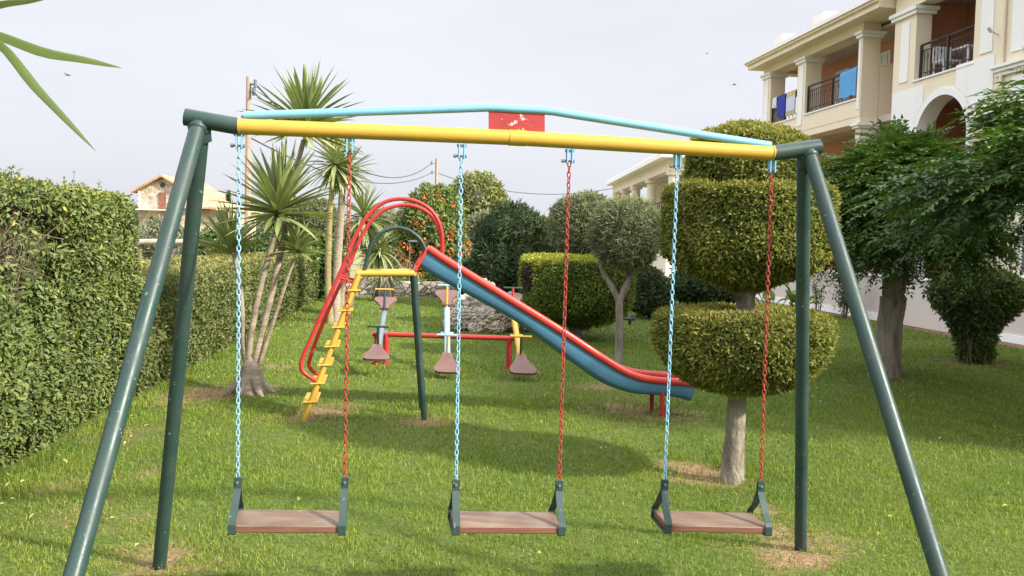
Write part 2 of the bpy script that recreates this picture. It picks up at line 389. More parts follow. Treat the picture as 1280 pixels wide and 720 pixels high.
        at_ = me.attributes.new('var', 'FLOAT', 'FACE'); at_.data.foreach_set('value', np.concatenate(s.R).astype(np.float32))
        me.update(calc_edges=True); me.validate()
        o = bpy.data.objects.new(name, me); COL.objects.link(o)
        if parent is not None: o.parent = parent
        if org is not None: o.location = org
        return o

def tag(o, label, cat, group=None):
    o['label'] = label; o['category'] = cat
    if group: o['group'] = group
    return o
def thing(name, label, cat, loc, group=None):
    o = bpy.data.objects.new(name, None); COL.objects.link(o); o.location = tuple(float(x) for x in loc)
    o.empty_display_size = .1
    return tag(o, label, cat, group)
def struct(o): o['kind'] = 'structure'; return o
def stuff(o): o['kind'] = 'stuff'; return o

def unit(v): v = np.asarray(v, float); return v / (np.linalg.norm(v, axis=-1, keepdims=True) + 1e-9)
def rdir(N): return unit(rng.normal(size=(N, 3)))
def lump(p, f=3.0, seed=0):
    r = np.random.default_rng(seed + 100); o = 0
    for i in range(6):
        k = r.normal(size=3) * f * (1 + .5 * i); o = o + np.sin(p @ k + r.uniform(0, 6.28)) / (1 + .5 * i)
    return o / 3.0
def leaves(p, d, n, Ln, Wd, fold=.25, mid=.45):
    d = unit(d); s = unit(np.cross(d, n)); nn = np.cross(s, d)
    Ln = np.broadcast_to(Ln, (len(p),))[:, None]; Wd = np.broadcast_to(Wd, (len(p),))[:, None]
    m = p + d * Ln * mid + nn * Wd * fold
    return np.stack([p, m + s * Wd * .5, p + d * Ln, m - s * Wd * .5], 1)
def smooth_path(pts, n=24):
    P = np.asarray(pts, float); t = np.concatenate([[0], np.cumsum(np.linalg.norm(np.diff(P, axis=0), axis=1))])
    q = np.linspace(0, t[-1], n); O = []
    T = np.zeros_like(P); T[1:-1] = (P[2:] - P[:-2]) / (t[2:] - t[:-2])[:, None]; T[0] = (P[1] - P[0]) / (t[1] - t[0]); T[-1] = (P[-1] - P[-2]) / (t[-1] - t[-2])
    for x in q:
        i = min(max(np.searchsorted(t, x) - 1, 0), len(P) - 2); h = t[i + 1] - t[i]; s = (x - t[i]) / h
        O.append((2 * s**3 - 3 * s**2 + 1) * P[i] + (s**3 - 2 * s**2 + s) * h * T[i] + (-2 * s**3 + 3 * s**2) * P[i + 1] + (s**3 - s**2) * h * T[i + 1])
    return np.array(O)

# ------------------------------------------------------------------ ground + grass
SOIL = [  # x, y, radius, strength  (worn earth at feet of the equipment and trunks)
    (*gr(200, 700)[:2], .22, 1), (*gr(170, 650)[:2], .12, .45), (*gr(985, 690)[:2], .26, 1), (*gr(965, 660)[:2], .16, .9), (*gr(955, 640)[:2], .13, .9),
    (*gr(1030, 680)[:2], .2, .6), (*gr(395, 518)[:2], .34, 1), (*gr(415, 512)[:2], .3, 1), (*gr(525, 526)[:2], .3, .9), (*gr(790, 514)[:2], .5, .9), (*gr(840, 516)[:2], .3, .9),
    (*gr(260, 492)[:2], .5, .9), (*gr(225, 500)[:2], .4, .7), (*gr(312, 488)[:2], .35, .9), (*gr(860, 588)[:2], .3, 1), (*gr(885, 597)[:2], .22, 1), (*gr(840, 583)[:2], .2, .9),
    (*gr(915, 603)[:2], .15, .9), (*gr(190, 592)[:2], .15, .8), (*gr(105, 640)[:2], .22, .42), (*gr(85, 605)[:2], .2, .5), (*gr(240, 705)[:2], .15, .6),
    (*gr(745, 484)[:2], .3, .7), (*gr(640, 462)[:2], .3, .3), (*gr(350, 458)[:2], .25, .7), (*gr(412, 404)[:2], .5, .7), (*gr(1107, 472)[:2], .35, .5), (*gr(1215, 455)[:2], .55, .7), (*gr(150, 545)[:2], .3, .45)]
def soil_at(x, y):
    p = np.stack([x, y, 0 * x], -1)
    nz = lump(p, 7, 1) * .5 + lump(p, 16, 2) * .45 + lump(p, 31, 7) * .4
    v = np.zeros_like(x)
    for (sx, sy, r, k) in SOIL:
        d = np.hypot((x - sx), (y - sy) * .8) / r
        v = np.maximum(v, k * np.clip((1.05 - d + nz * 1.0) * 1.3, 0, 1))
    return np.clip(v, 0, 1)
# flower bed strip along the hotel wall
fA = unit(A(-.125, .992, 0)); fN = unit(A(-.992, -.125, 0)); fO = A(9.0, 15.3, 0)
def bed_at(x, y):
    t = (x - fO[0]) * fN[0] + (y - fO[1]) * fN[1]
    p = np.stack([x, y, 0 * x], -1)
    return np.clip((.75 - t + .15 * lump(p, 5, 3)) * 4, 0, 1) * (t > -.6)
def field_at(x, y):
    p = np.stack([x, y, 0 * x], -1)
    return np.clip(np.maximum((y - 23.3) * 1.5, (-4.9 - .09 * (y - 8) - x) * 3), 0, 1) * np.where(x > 9, 0, 1)
xs = np.concatenate([[-600, -300, -150, -80, -40, -20, -12], np.arange(-8, 9.01, .12), [12, 20, 40, 80, 150, 300, 600]])
ys = np.concatenate([[-300, -80, -20, -8, -3], np.arange(0, 26, .12), np.arange(26, 40, 1), [45, 55, 70, 90, 130, 200, 300, 450, 700]])
X, Yg = np.meshgrid(xs, ys); nx, ny = len(xs), len(ys)
so_v = np.maximum(soil_at(X.ravel(), Yg.ravel()), bed_at(X.ravel(), Yg.ravel()))
fi_v = field_at(X.ravel(), Yg.ravel())
pg = np.stack([X.ravel(), Yg.ravel(), 0 * X.ravel()], -1)
near = (np.abs(pg[:, 0]) < 9) & (pg[:, 1] > 0) & (pg[:, 1] < 26)
pg[:, 2] = np.where(near, .012 * lump(pg, 2.0, 5) - .012 * so_v, 0)
ii = np.arange(nx * ny).reshape(ny, nx)
gf = np.stack([ii[:-1, :-1], ii[:-1, 1:], ii[1:, 1:], ii[1:, :-1]], -1).reshape(-1, 4)
b = MB(); b.idx(pg, gf, 0, None, True)
ground = struct(b.build('ground', MT['ground']))
for nm, vals in (('soil', so_v), ('field', fi_v)):
    a_ = ground.data.attributes.new(nm, 'FLOAT', 'POINT'); a_.data.foreach_set('value', vals.astype(np.float32))

def hedge_x(y): return np.where(y < 8.2, -3.24 - .107 * (y - 5.5), -3.53 - .09 * (y - 8.2))
def grass():
    b = MB()
    for (y0, y1, dens, h, w) in ((2.2, 4.0, 3500, .048, .0038), (4.0, 6.5, 7500, .045, .0040), (6.5, 9.5, 4200, .048, .0056), (9.5, 14, 1700, .050, .0090), (14, 24, 480, .055, .017)):
        half = lambda y: .64 * y + 1.2
        area = (y1 - y0) * 2 * half(y1); N = int(area * dens)
        y = rng.uniform(y0, y1, N); x = rng.uniform(-half(y1), half(y1), N)
        keep = (np.abs(x) < half(y)) & (x > hedge_x(y) + .02)
        t = (x - fO[0]) * fN[0] + (y - fO[1]) * fN[1]; keep &= t > .55
        p = np.stack([x, y, 0 * x], -1)
        tuft = lump(p, 6, 8)
        keep &= rng.uniform(size=N) > np.clip(soil_at(x, y) * 1.15 - .05, 0, .97)
        keep &= rng.uniform(size=N) < np.clip(.8 + .5 * tuft, .3, 1)
        keep &= y < 22.9
        p = p[keep]; tuft = tuft[keep]; N = len(p)
        H = h * .9 * rng.uniform(.5, 1.3, N) * (1 + .18 * tuft); hd = p[:, 0] - hedge_x(p[:, 1]); H *= 1 + 1.1 * np.exp(-(hd / .16) ** 2); Wd = w * rng.uniform(.7, 1.3, N)
        # lusher tufts round the topiary trunk
        tp = gr(915, 596); dt = np.hypot(p[:, 0] - tp[0], p[:, 1] - tp[1] - .1); H *= 1 + .9 * np.exp(-(dt / .35) ** 2)
        a = rng.uniform(0, 2 * math.pi, N); la = rng.uniform(0, 2 * math.pi, N); ln = rng.uniform(.1, .75, N)
        sd = np.stack([np.cos(a), np.sin(a), 0 * a], -1); le = np.stack([np.cos(la), np.sin(la), 0 * a], -1)
        z = A(0, 0, 1); base = p - z * .012
        m = base + z * (H * .6)[:, None] + le * (H * ln * .3)[:, None]
        tip = base + z * (H * (1 - .25 * ln))[:, None] + le * (H * ln)[:, None]
        hw = (Wd / 2)[:, None]
        V = np.stack([base - sd * hw, base + sd * hw, m + sd * hw * .8, m - sd * hw * .8, tip], 1).reshape(-1, 3)
        k = np.arange(N)[:, None] * 5
        var = np.clip(rng.normal(.42, .16, N) + .12 * tuft + .10 * lump(p, 1.1, 12), 0, .8)
        dry = rng.uniform(size=N) < (.03 + .22 * np.clip(lump(p, 1.7, 9) + .05, 0, 1) ** 1.5) * np.clip(1.35 - p[:, 1] / 9, .10, 1); var = np.where(dry, rng.uniform(.82, 1, N), var)
        n0 = b.n
        b.idx(V, k + np.array([[0, 1, 2, 3]]), 0, var)
        b.n = n0; b.idx(np.zeros((0, 3)), k + np.array([[3, 2, 4]]), 0, var); b.n = n0 + len(V)
    # dry clippings lying on the worn earth
    for (sx, sy, r_, k_) in SOIL:
        n_ = int(170 * r_ * r_ / .06 * min(1, 5 / sy)); q = np.stack([sx + rng.normal(0, r_ * .75, n_), sy + rng.normal(0, r_ * .85, n_), rng.uniform(.002, .014, n_)], -1)
        q = q[(q[:, 0] > hedge_x(q[:, 1]) + .05)]; n_ = len(q); d_ = rdir(n_) * A(1, 1, .18); sc_ = max(1, sy / 6)
        b.quads(leaves(q, d_, unit(Z + rdir(n_) * .3), rng.uniform(.015, .05, n_) * sc_, .0035 * sc_, .1), 0, rng.uniform(.75, 1, n_))
    # fallen leaves under the hedge and trees
    n_ = 170; y = rng.uniform(3.2, 11, n_); x = np.where(rng.uniform(size=n_) < .5, hedge_x(y) + np.abs(rng.normal(0, .35, n_)) + .05, rng.uniform(-3, 4.5, n_)); q = np.stack([x, y, rng.uniform(.02, .045, n_)], -1)
    b.quads(leaves(q, rdir(n_) * A(1, 1, .3), unit(Z + rdir(n_) * .4), rng.uniform(.025, .05, n_), .02, .3), 0, rng.uniform(.9, 1, n_))
    # clover and weed leaves in the turf
    n_ = 9000; y = rng.uniform(3, 9, n_); x = rng.uniform(-3.5, 5, n_); q = np.stack([x, y, rng.uniform(.015, .04, n_)], -1)
    ok = (lump(q * A(1, 1, 0), 2.8, 77) > .35) & (x > hedge_x(y) + .05); q = q[ok]; n_ = len(q)
    b.quads(leaves(q, rdir(n_) * A(1, 1, .3), unit(Z + rdir(n_) * .4), rng.uniform(.010, .022, n_), .012, .2), 0, rng.uniform(.15, .5, n_))
    stuff(b.build('grass', MT['grass']))
grass()

# ------------------------------------------------------------------ swing frame
yw = rad(9.2)
sU = A(math.cos(yw), math.sin(yw), 0); sW = A(-math.sin(yw), math.cos(yw), 0); sO = A(0, 3.76, 0); Z = A(0, 0, 1)
def SW(px, py, off=0.): return onp(px, py, sO + sW * off, sW)
L0, L1, M0, R1, R2 = SW(231, 146), SW(298, 158), SW(640, 172), SW(966, 191.5), SW(1024, 183.5)
swing_set = thing('swing_set', 'tall metal swing frame with yellow crossbar, light blue brace and dark green legs', 'swing frame', A(*sO))
b = MB(); b.tube([L1, L1 * .5 + M0 * .5, M0, M0 * .5 + R1 * .5, R1], .0325, 20)
c0, c1 = SW(636, 171.9), SW(656, 172.9); b.tube([c0, c1], .0345, 20)
b.tube([L1, L1 + unit(M0 - L1) * .006], .0355, 20); b.tube([R1 - unit(R1 - M0) * .006, R1], .0355, 20)
b.build('crossbar', MT['yellow_paint'], swing_set)
for e0, e1 in ((L0, L1), (R1, R2)):
    b = MB(); b.tube([e0, e1], .035, 20); b.build('end_tube', MT['green_paint'], swing_set)
b = MB(); q = [SW(305, 144.5), SW(612, 134.5), SW(685, 138.5), SW(963, 182)]
pp = smooth_path([q[0], q[0] * .5 + q[1] * .5, q[1] * .9 + q[0] * .1, q[1], q[1] * .5 + q[2] * .5, q[2], q[2] * .9 + q[3] * .1, q[2] * .5 + q[3] * .5, q[3]], 40)
b.tube(pp, .0175, 14)
b.tube([q[0], q[0] - Z * .045], .012, 10); b.tube([q[3] - sU * .01, q[3] - sU * .01 - Z * .03], .012, 10)
b.build('brace', MT['blue_paint'], swing_set)
b = MB(); b.prism([SW(611, 138, -.004), SW(681, 142, -.004), SW(681, 168, -.004), SW(611, 165, -.004)], sW * .008)
b.build('brace_plate', MT['red_paint'], swing_set)
legs = [(SW(249, 152), gr(0, 1030) - Z * .05), (SW(253, 152) , gr(198.5, 707) - Z * .03), (SW(1005, 186), gr(1001, 685) - Z * .03), (SW(1010, 187), gr(1241, 910) - Z * .05)]
for k, (t0, t1) in enumerate(legs):
    b = MB(); d = unit(t1 - t0)
    b.tube([t0 + d * .01, t0 * .5 + t1 * .5, t1], .0315, 20)
    # weld bead and collar where the leg meets the bar
    b.tube([t0 + d * .028, t0 + d * .036, t0 + d * .044], [.037, .0385, .033], 18)
    b.build('leg', MT['green_paint'], swing_set)
for t0, s_ in ((L0 * .72 + L1 * .28, 1), (R2 * .72 + R1 * .28, -1)):
    b = MB()
    b.prism([t0 + sU * .04 * s_ - Z * .02 - sW * .004, t0 + sU * .047 * s_ - Z * .085 - sW * .004, t0 - sU * .03 * s_ - Z * .12 - sW * .004, t0 - sU * .05 * s_ - Z * .02 - sW * .004], sW * .008)
    b.build('gusset', MT['green_paint'], swing_set)
HP = [(299, 170), (437, 177), (577, 184), (712, 190), (847, 197), (965, 207)]
htop = []
for (px, py) in HP:
    p = SW(px, py); bar = p.copy(); bar[2] = SW(px, 158 + (px - 298) * .05)[2]
    b = MB(); bz = bar - Z * .03
    bolt = bar - Z * .078
    for sg in (-1, 1):
        b.box(bar - Z * .057 + sU * .011 * sg, (.006, .026, .062), (sU, sW, Z), 0, .001)
    b.tube([bar + sU * .0 - Z * .0345 - sU * .02, bar - Z * .0345 + sU * .02], .006, 8)
    h = b.build('hanger', MT['blue_paint'], swing_set)
    b = MB(); b.tube([bolt - sU * .026, bolt + sU * .022], .0045, 10); b.tube([bolt - sU * .034, bolt - sU * .022], .0085, 6); b.tube([bolt + sU * .016, bolt + sU * .022], .008, 6)
    b.build('bolt', MT['steel'], h)
    htop.append(bolt)

# ------------------------------------------------------------------ swings
def chain_mesh(p0, p1, tw):
    b = MB(); d = p1 - p0; Ln = np.linalg.norm(d); t = d / Ln
    pitch = .0226; n = int(round(Ln / pitch)); pitch = Ln / n
    u0 = unit(sU - t * (sU @ t)); w0 = np.cross(t, u0)
    ang = tw
    for k in range(n):
        c = p0 + t * pitch * (k + .5); ang += random.uniform(-.09, .09)
        a = ang + (k % 2) * math.pi / 2
        s_ = math.cos(a) * u0 + math.sin(a) * w0
        hl, hw, r = pitch * .5 + .0028, .0072, .0027
        ring = []
        for j in range(10):
            th = 2 * math.pi * (j + .5) / 10
            x = math.cos(th) * hw; y = math.sin(th)
            y = math.copysign(min(1, abs(y) ** .75), y) * hl
            ring.append(c + s_ * x + t * y)
        ring = ring + [ring[0]]
        P = np.array(ring); V = []; nn = np.cross(s_, t)
        for j in range(10):
            tg = unit(P[(j + 1) % 10] - P[(j - 1) % 10]); o = np.cross(tg, nn)
            for i in range(6):
                th = 2 * math.pi * i / 6; V.append(P[j] + r * (math.cos(th) * o + math.sin(th) * nn))
        F = [(j * 6 + i, j * 6 + (i + 1) % 6, ((j + 1) % 10) * 6 + (i + 1) % 6, ((j + 1) % 10) * 6 + i) for j in range(10) for i in range(6)]
        b.add(V, F, 0, None, True)
    return b
def band(path, th, wd, o, e1, e2, e3):       # flat bar: polyline in (e1,e2) plane, thickness th, width wd along e3
    P = np.asarray(path, float); T = unit(np.gradient(P, axis=0)); N = np.stack([-T[:, 1], T[:, 0]], 1)
    a = P + N * th / 2; c = P - N * th / 2; b = MB(); V = []
    for i in range(len(P)):
        for q, s_ in ((a[i], -1), (a[i], 1), (c[i], 1), (c[i], -1)): V.append(o + e1 * q[0] + e2 * q[1] + e3 * wd / 2 * s_)
    F = []
    for i in range(len(P) - 1):
        for j in range(4): F.append((i * 4 + j, i * 4 + (j + 1) % 4, i * 4 + 4 + (j + 1) % 4, i * 4 + 4 + j))
    F += [(0, 1, 2, 3), tuple(len(V) - 4 + j for j in (3, 2, 1, 0))]
    return b.add(V, F)
APX = [((295, 600), (429, 600)), ((568, 603), (697, 604)), ((829, 603), (949, 605))]
BOT = [(668, 669), (669, 670), (668, 669)]
SWL = ['wooden board swing on the left, hanging next to the hedge', 'middle wooden board swing with pale specks, hanging below the red plate', 'wooden board swing on the right, hanging in front of the topiary trunk']
for k in range(3):
    aL, aR = SW(*APX[k][0]), SW(*APX[k][1])
    ctr = (aL + aR) / 2
    zb = SW(APX[k][0][0], BOT[k][0], -.115)[2]; zb2 = SW(APX[k][1][0], BOT[k][1], -.115)[2]
    sw = thing('swing', SWL[k], 'swing', A(ctr[0], ctr[1], (zb + zb2) / 2), 'swings hanging from the frame')
    dU = aR - aL; dU[2] = zb2 - zb; dU = unit(dU); dW = unit(np.cross(Z, dU))
    if k == 2:      # hangs a little askew
        th = rad(-3); dU, dW = dU * math.cos(th) + dW * math.sin(th), dW * math.cos(th) - dU * math.sin(th)
    half = np.linalg.norm(aR - aL) / 2
    base = A(ctr[0], ctr[1], (zb + zb2) / 2); up = np.cross(dU, dW)
    b = MB(); b.box(base + up * .021, (2 * half - .004, .216, .003), (dU, dW, up), 1)   # lower skin
    b = MB(); b.box(base + up * .0195, (2 * half + .012, .214, .030), (dU, dW, up), 0, .004)
    seat = b.build('seat', [MT['seat_wood'], MT['seat_edge']], sw)
    me = seat.data
    for pl in me.polygons:
        if abs(pl.normal.dot(Vector(up))) < .6: pl.material_index = 1
    hz = (aL[2] + aR[2]) / 2 - base[2]
    for s_, ap in ((-1, aL), (1, aR)):
        o = base + dU * half * s_
        apz = (ap - o) @ up; apw = (ap - o) @ dW
        prof = [(apw + .006, apz + .012), (apw - .006, apz + .012), (apw - .007, apz - .035), (-.062, .085), (-.104, .052), (-.112, .038), (-.113, .002), (-.108, -.001), (.108, -.001), (.113, .002), (.112, .038), (.104, .052), (.062, .085), (apw + .007, apz - .035), (apw + .006, apz + .008)]
        br = band(prof, .006, .031, o, dW, up, dU).build('bracket', MT['green_paint'], sw)
        b = MB(); q = o + dW * (apw - .010) + up * (apz - .008); b.tube([q - dW * .006, q + dW * .024], .006, 8); 
        b.build('bolt', MT['steel'], br)
        b = chain_mesh(htop[2 * k + (s_ > 0)] - Z * .002, o + dW * apw + up * (apz + .006), .3 * k + .2)
        b.build('chain', MT['blue_chain'] if s_ < 0 else MT['red_chain'], sw)

# ------------------------------------------------------------------ slide
g0, g1 = gr(378.5, 524), gr(829, 521)
lU = unit(g1 - g0); lW = A(-lU[1], lU[0], 0); WID = .40
def SL(px, py, off=0.): return onp(px, py, g0, lW) + lW * off
slide = thing('slide', 'blue and red chute slide with yellow ladder and red hoop handrails', 'slide', g0)
T0 = [(536, 311), (560, 327), (640, 376), (700, 413), (752, 447), (780, 464), (800, 472), (820, 475.5), (845, 477.5), (871, 480)]
B0 = [(523, 334), (548, 349), (640, 399), (690, 434), (728, 462), (752, 478), (772, 487), (795, 493.5), (828, 495.5), (848, 498), (864, 503)]
Tn = smooth_path([SL(*p) for p in T0], 40); Bn = smooth_path([SL(*p) for p in B0], 40)
secs = []
for i in range(40):
    t, q = Tn[i], Bn[i]; dn = q - t
    cs = [t, t + dn * .4 + lW * .002, t + dn * .74 + lW * .012, t + dn * .92 + lW * .030, q + lW * .07, q + lW * (WID - .07), t + dn * .92 + lW * (WID - .030), t + dn * .74 + lW * (WID - .012), t + dn * .4 + lW * (WID - .002), t + lW * WID]
    secs.append(cs)
secs = np.array(secs)
b = MB(); b.grid(secs, 0); b.build('chute', MT['chute_blue'], slide)
ins = secs.copy(); mid = secs.mean(axis=1, keepdims=True)
for i in range(40):
    dn = unit(Tn[i] - Bn[i]); ins[i, 3:7] += dn * .012; ins[i, :5] += lW * .008; ins[i, 5:] -= lW * .008
b = MB(); b.grid(ins, 0); b.build('chute_lining', MT['chute_red'], slide)
for off in (0, WID):
    b = MB(); pth = Tn + lW * off; V = []
    K = 12
    tg = unit(np.gradient(pth, axis=0))
    for i in range(40):
        n_ = unit(np.cross(lW, tg[i])); n_ = n_ if n_[2] > 0 else -n_
        for j in range(K):
            a = 2 * math.pi * j / K; V.append(pth[i] + n_ * (.034 * math.sin(a) + .002) + lW * .026 * math.cos(a))
    V = np.array(V).reshape(40, K, 3); V = np.concatenate([V, V[:, :1]], 1)
    b.grid(V, 0); b.add(V[0, :K], [tuple(range(K))]); b.add(V[-1, :K], [tuple(range(K))[::-1]])
    b.build('rim', MT['chute_red'], slide)
b = MB()   # red end flange at the top of the chute
fl0, fl1 = SL(519, 339), SL(534, 311)
for off in (-.012, WID - .018):
    b.box((fl0 + fl1) / 2 + lW * (off + .015), (np.linalg.norm(fl1 - fl0), .03, .022), (unit(fl1 - fl0), lW, np.cross(unit(fl1 - fl0), lW)), 0, .004)
b.box(fl0 + lW * WID / 2 + unit(fl1 - fl0) * .02, (.05, WID - .032, .02), (unit(fl1 - fl0), lW, np.cross(unit(fl1 - fl0), lW)), 0, .004)
b.build('end_flange', MT['chute_red'], slide)
ltop, lbot = SL(449, 342), SL(378.5, 524)
ptop, pend = SL(518, 342), SL(531, 526)
for off in (0, WID):
    b = MB(); b.tube([lbot + lW * off - Z * .04, ltop + lW * off], .026, 14); lr = b.build('ladder_rail', MT['yellow_paint'], slide)
b = MB()
for off in (0, WID): b.tube([ltop + lW * off - lU * .02, ptop + lW * off], .0265, 14)
b.tube([ltop, ltop + lW * WID], .022, 12); b.tube([ptop, ptop + lW * WID], .022, 12)
b.build('platform_frame', MT['yellow_paint'], slide)
b = MB(); b.box((ltop + ptop) / 2 + lW * WID / 2 - Z * .005, (np.linalg.norm(ptop - ltop) - .06, WID - .06, .02), (lU, lW, Z), 0, .003); b.build('platform', MT['yellow_paint'], slide)
for off in (0, WID):
    b = MB(); b.tube([ptop + lW * off - Z * .02, pend + lW * off - Z * .04], .027, 14); b.build('post', MT['green_paint'], slide)
for py in (363, 388, 409, 433, 456, 479, 502):
    c = ltop + (lbot - ltop) * ((py - 342) / 182) + lW * WID / 2
    b = MB(); b.box(c + lU * .005, (.125, WID + .07, .014), (unit(lU + Z * .04), lW, unit(Z - lU * .04)), 0, .004); b.build('tread', MT['yellow_paint'], slide)
red = [(553, 314), (553, 300), (551, 285), (545, 271), (534, 259), (518, 251), (500, 248.5), (482, 252), (466, 263), (453, 279), (442, 300), (430, 330), (410, 375), (390, 420), (378, 448), (376, 459), (380, 466), (391, 474), (398, 478)]
red2 = [(553, 316), (552, 300), (548, 284), (540, 270), (527, 261), (512, 256.5), (497, 257), (481, 262), (468, 272), (456, 288), (446, 308), (432, 340), (412, 384), (397, 420), (388, 446), (386, 455), (390, 463), (402, 470)]
def SLp(px, py, off): return onp(px, py, g0 + lW * off, lW)
for pts, off in ((red, 0.), (red2, WID)):
    b = MB(); b.tube(smooth_path([SLp(*p, off) for p in pts], 70), .0175, 12); b.build('hoop_rail', MT['red_tube'], slide)
grn = [(455, 340), (460, 318), (468, 300), (480, 289), (497, 284.5), (513, 289), (526, 300), (533, 314), (534, 320)]
for off in (.05, WID - .03):
    b = MB(); b.tube(smooth_path([SL(*p, off) for p in grn], 40), .017, 12); b.build('hand_loop', MT['green_paint'], slide)
for off in (.01, WID - .01):
    b = MB(); b.tube([SL(424, 347, off), SL(443, 353, off)], .012, 10); b.build('tie_bar', MT['red_tube'], slide)
b = MB(); b.tube([SL(424, 347, .01), SL(424, 347, WID - .01)], .012, 10); b.build('tie_bar', MT['red_tube'], slide)
for off in (.03, WID - .06):
    t = SL(829, 488, off); e = SL(829, 521, off); e[2] = -.03; b = MB(); b.tube([t, e], .021, 12); b.build('support_leg', MT['red_tube'], slide)

# ------------------------------------------------------------------ seesaws
h0, h1 = gr(482, 456), gr(636, 461)
eU = unit(h1 - h0); eW = unit(A(-.09, 1, 0))
hz0 = onp(482, 418, h0, eW)[2]
see = thing('seesaw', 'triple seesaw with low red pivot bar, grey, light blue and yellow planks', 'seesaw', h0)
pivL, pivR = h0 - eU * .17, h1 + eU * .13
for p in (pivL, pivR): p[2] = hz0
b = MB(); b.tube([pivL, pivR], .030, 14); b.build('pivot_bar', MT['red_tube'], see)
for q in (h0, h1, h0 - eU * .115 + eW * .02):
    t = q.copy(); t[2] = hz0; e = q.copy(); e[2] = -.03
    b = MB(); b.tube([t, e], .036 if q is not h0 - eU else .03, 14); b.build('frame_leg', MT['red_tube'], see)
def plank(pfront, prear, mat, hcol_f, pcol_f, hcol_r, pcol_r, upx):
    piv = h0 + eU * upx; piv[2] = hz0 + .055
    Lh = 1.02
    zf = at(*pfront, piv[1] - Lh)[2]; zr = at(*prear, piv[1] + Lh)[2]
    sl_ = (zr - zf) / (2 * Lh)
    d = unit(eW + Z * sl_); nrm = np.cross(eU, d); nrm = nrm if nrm[2] > 0 else -nrm
    b = MB(); b.tube([piv - d * (Lh - .1), piv, piv + d * (Lh - .1)], .036, 14)
    b.tube([piv - eU * .075 - nrm * .05, piv + eU * .075 - nrm * .05], .042, 14)
    bm = b.build('plank', mat, see)
    for sg, hc, pc in ((-1, hcol_f, pcol_f), (1, hcol_r, pcol_r)):
        dd = d * sg
        prof = [(.62, .055), (.66, .06), (.74, .07), (.82, .10), (.90, .14), (.97, .155), (1.02, .145), (1.045, .11), (1.05, 0)]
        pts = prof + [(x, -y) for x, y in prof[::-1][1:]]
        o = piv + nrm * .038
        poly = [o + dd * (x * Lh - .02) + eU * y for x, y in pts]
        b = MB(); b.prism(poly, nrm * .028); st = b.build('seat', MT['seat_plastic'], see)
        hb = piv + dd * .60 * Lh + nrm * .03; hp = hb + Z * .26 + dd * .05
        b = MB(); b.tube([hb, hp], .016, 10); po = b.build('handle_post', pc, see)
        b = MB(); b.tube([hp - eU * .125, hp + eU * .125], .014, 10); b.build('handlebar', hc, po)
    b = MB()
plank((469, 457), (481, 377), MT['grey_paint'], MT['green_paint'], MT['green_paint'], MT['yellow_paint'], MT['green_paint'], -.06)
plank((566, 470), (556, 361), MT['sky_paint'], MT['sky_paint'], MT['yellow_paint'], MT['sky_paint'], MT['yellow_paint'], float((h1 - h0) @ eU) * .495)
plank((655, 466), (639, 361), MT['yellow_paint'], MT['yellow_paint'], MT['green_paint'], MT['green_paint'], MT['red_tube'], float((h1 - h0) @ eU) + .085)

# ------------------------------------------------------------------ foliage helpers
def revolve_pts(prof, N):
    P = np.asarray(prof, float); a, c = P[:-1], P[1:]
    ar = np.hypot(*(c - a).T) * (a[:, 0] + c[:, 0]); k = rng.choice(len(a), N, p=ar / ar.sum()); t = rng.uniform(size=N)
    # area weighting inside a cone
    ra, rb = a[k, 0], c[k, 0]; u = rng.uniform(size=N)
    den = rb - ra; t = np.where(np.abs(den) > 1e-6, (np.sqrt(np.maximum(ra**2 + u * (rb**2 - ra**2), 0)) - ra) / np.where(np.abs(den) > 1e-6, den, 1), u)
    rr = ra + (rb - ra) * t; z = a[k, 1] + (c[k, 1] - a[k, 1]) * t
    th = rng.uniform(0, 2 * math.pi, N)
    dr, dz = c[k, 0] - a[k, 0], c[k, 1] - a[k, 1]
    n = unit(np.stack([-dz * np.cos(th), -dz * np.sin(th), dr], -1))    # profile listed from top to bottom
    n = np.where((n[:, :1] * np.cos(th)[:, None] + n[:, 1:2] * np.sin(th)[:, None] < -.01) , -n, n)
    return np.stack([rr * np.cos(th), rr * np.sin(th), z], -1), n
def core_revolve(b, prof, c, sc_=.9, m=1, seg=28, amp=.03, seed=0, ax=None):
    P = np.asarray(prof, float); zc = (P[:, 1].max() + P[:, 1].min()) / 2; G = []
    # refine the profile
    Q = []
    for i in range(len(P) - 1):
        for t in np.linspace(0, 1, 4)[:-1]: Q.append(P[i] + (P[i + 1] - P[i]) * t)
    Q.append(P[-1])
    for (r, z) in Q:
        row = []
        for j in range(seg + 1):
            th = 2 * math.pi * (j % seg) / seg
            p = A(r * sc_ * math.cos(th), r * sc_ * math.sin(th), zc + (z - zc) * sc_); row.append(p)
        G.append(row)
    G = np.array(G); n = unit(G - A(0, 0, zc)); G = G + n * (amp * lump(G.reshape(-1, 3), 9, seed).reshape(G.shape[:2]))[..., None]
    if ax is not None: G = G * ax
    b.grid(G + c, m, True)
def cloud(b, p, n, c, ln, wd, depth=.06, bumpy=.03, f=5, seed=0, out_=.6, up=.3, m=0, vb=.42, vs=.2, topgain=.0, spread=1.0, var=None, fold=.2):
    kp = (lump(p, f * 3.2, seed + 5) > -.52) | (rng.uniform(size=len(p)) < .35)
    p, n = p[kp], n[kp]
    if var is not None: var = var[kp]
    N = len(p)
    lu = lump(p, f, seed)
    q = p + n * (bumpy * lu - depth * rng.uniform(0, 1, N) ** 1.6)[:, None]
    d = rdir(N) * spread + n * out_ + Z * up
    nn = unit(n + Z * .35 + rdir(N) * .55)
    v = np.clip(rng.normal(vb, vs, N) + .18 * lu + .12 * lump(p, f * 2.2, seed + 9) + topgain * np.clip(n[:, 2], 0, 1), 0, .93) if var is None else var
    sz = rng.uniform(.65, 1.25, N)
    b.quads(leaves(q + c, d, nn, ln * sz, wd * sz, fold), m, v)
    return q, v
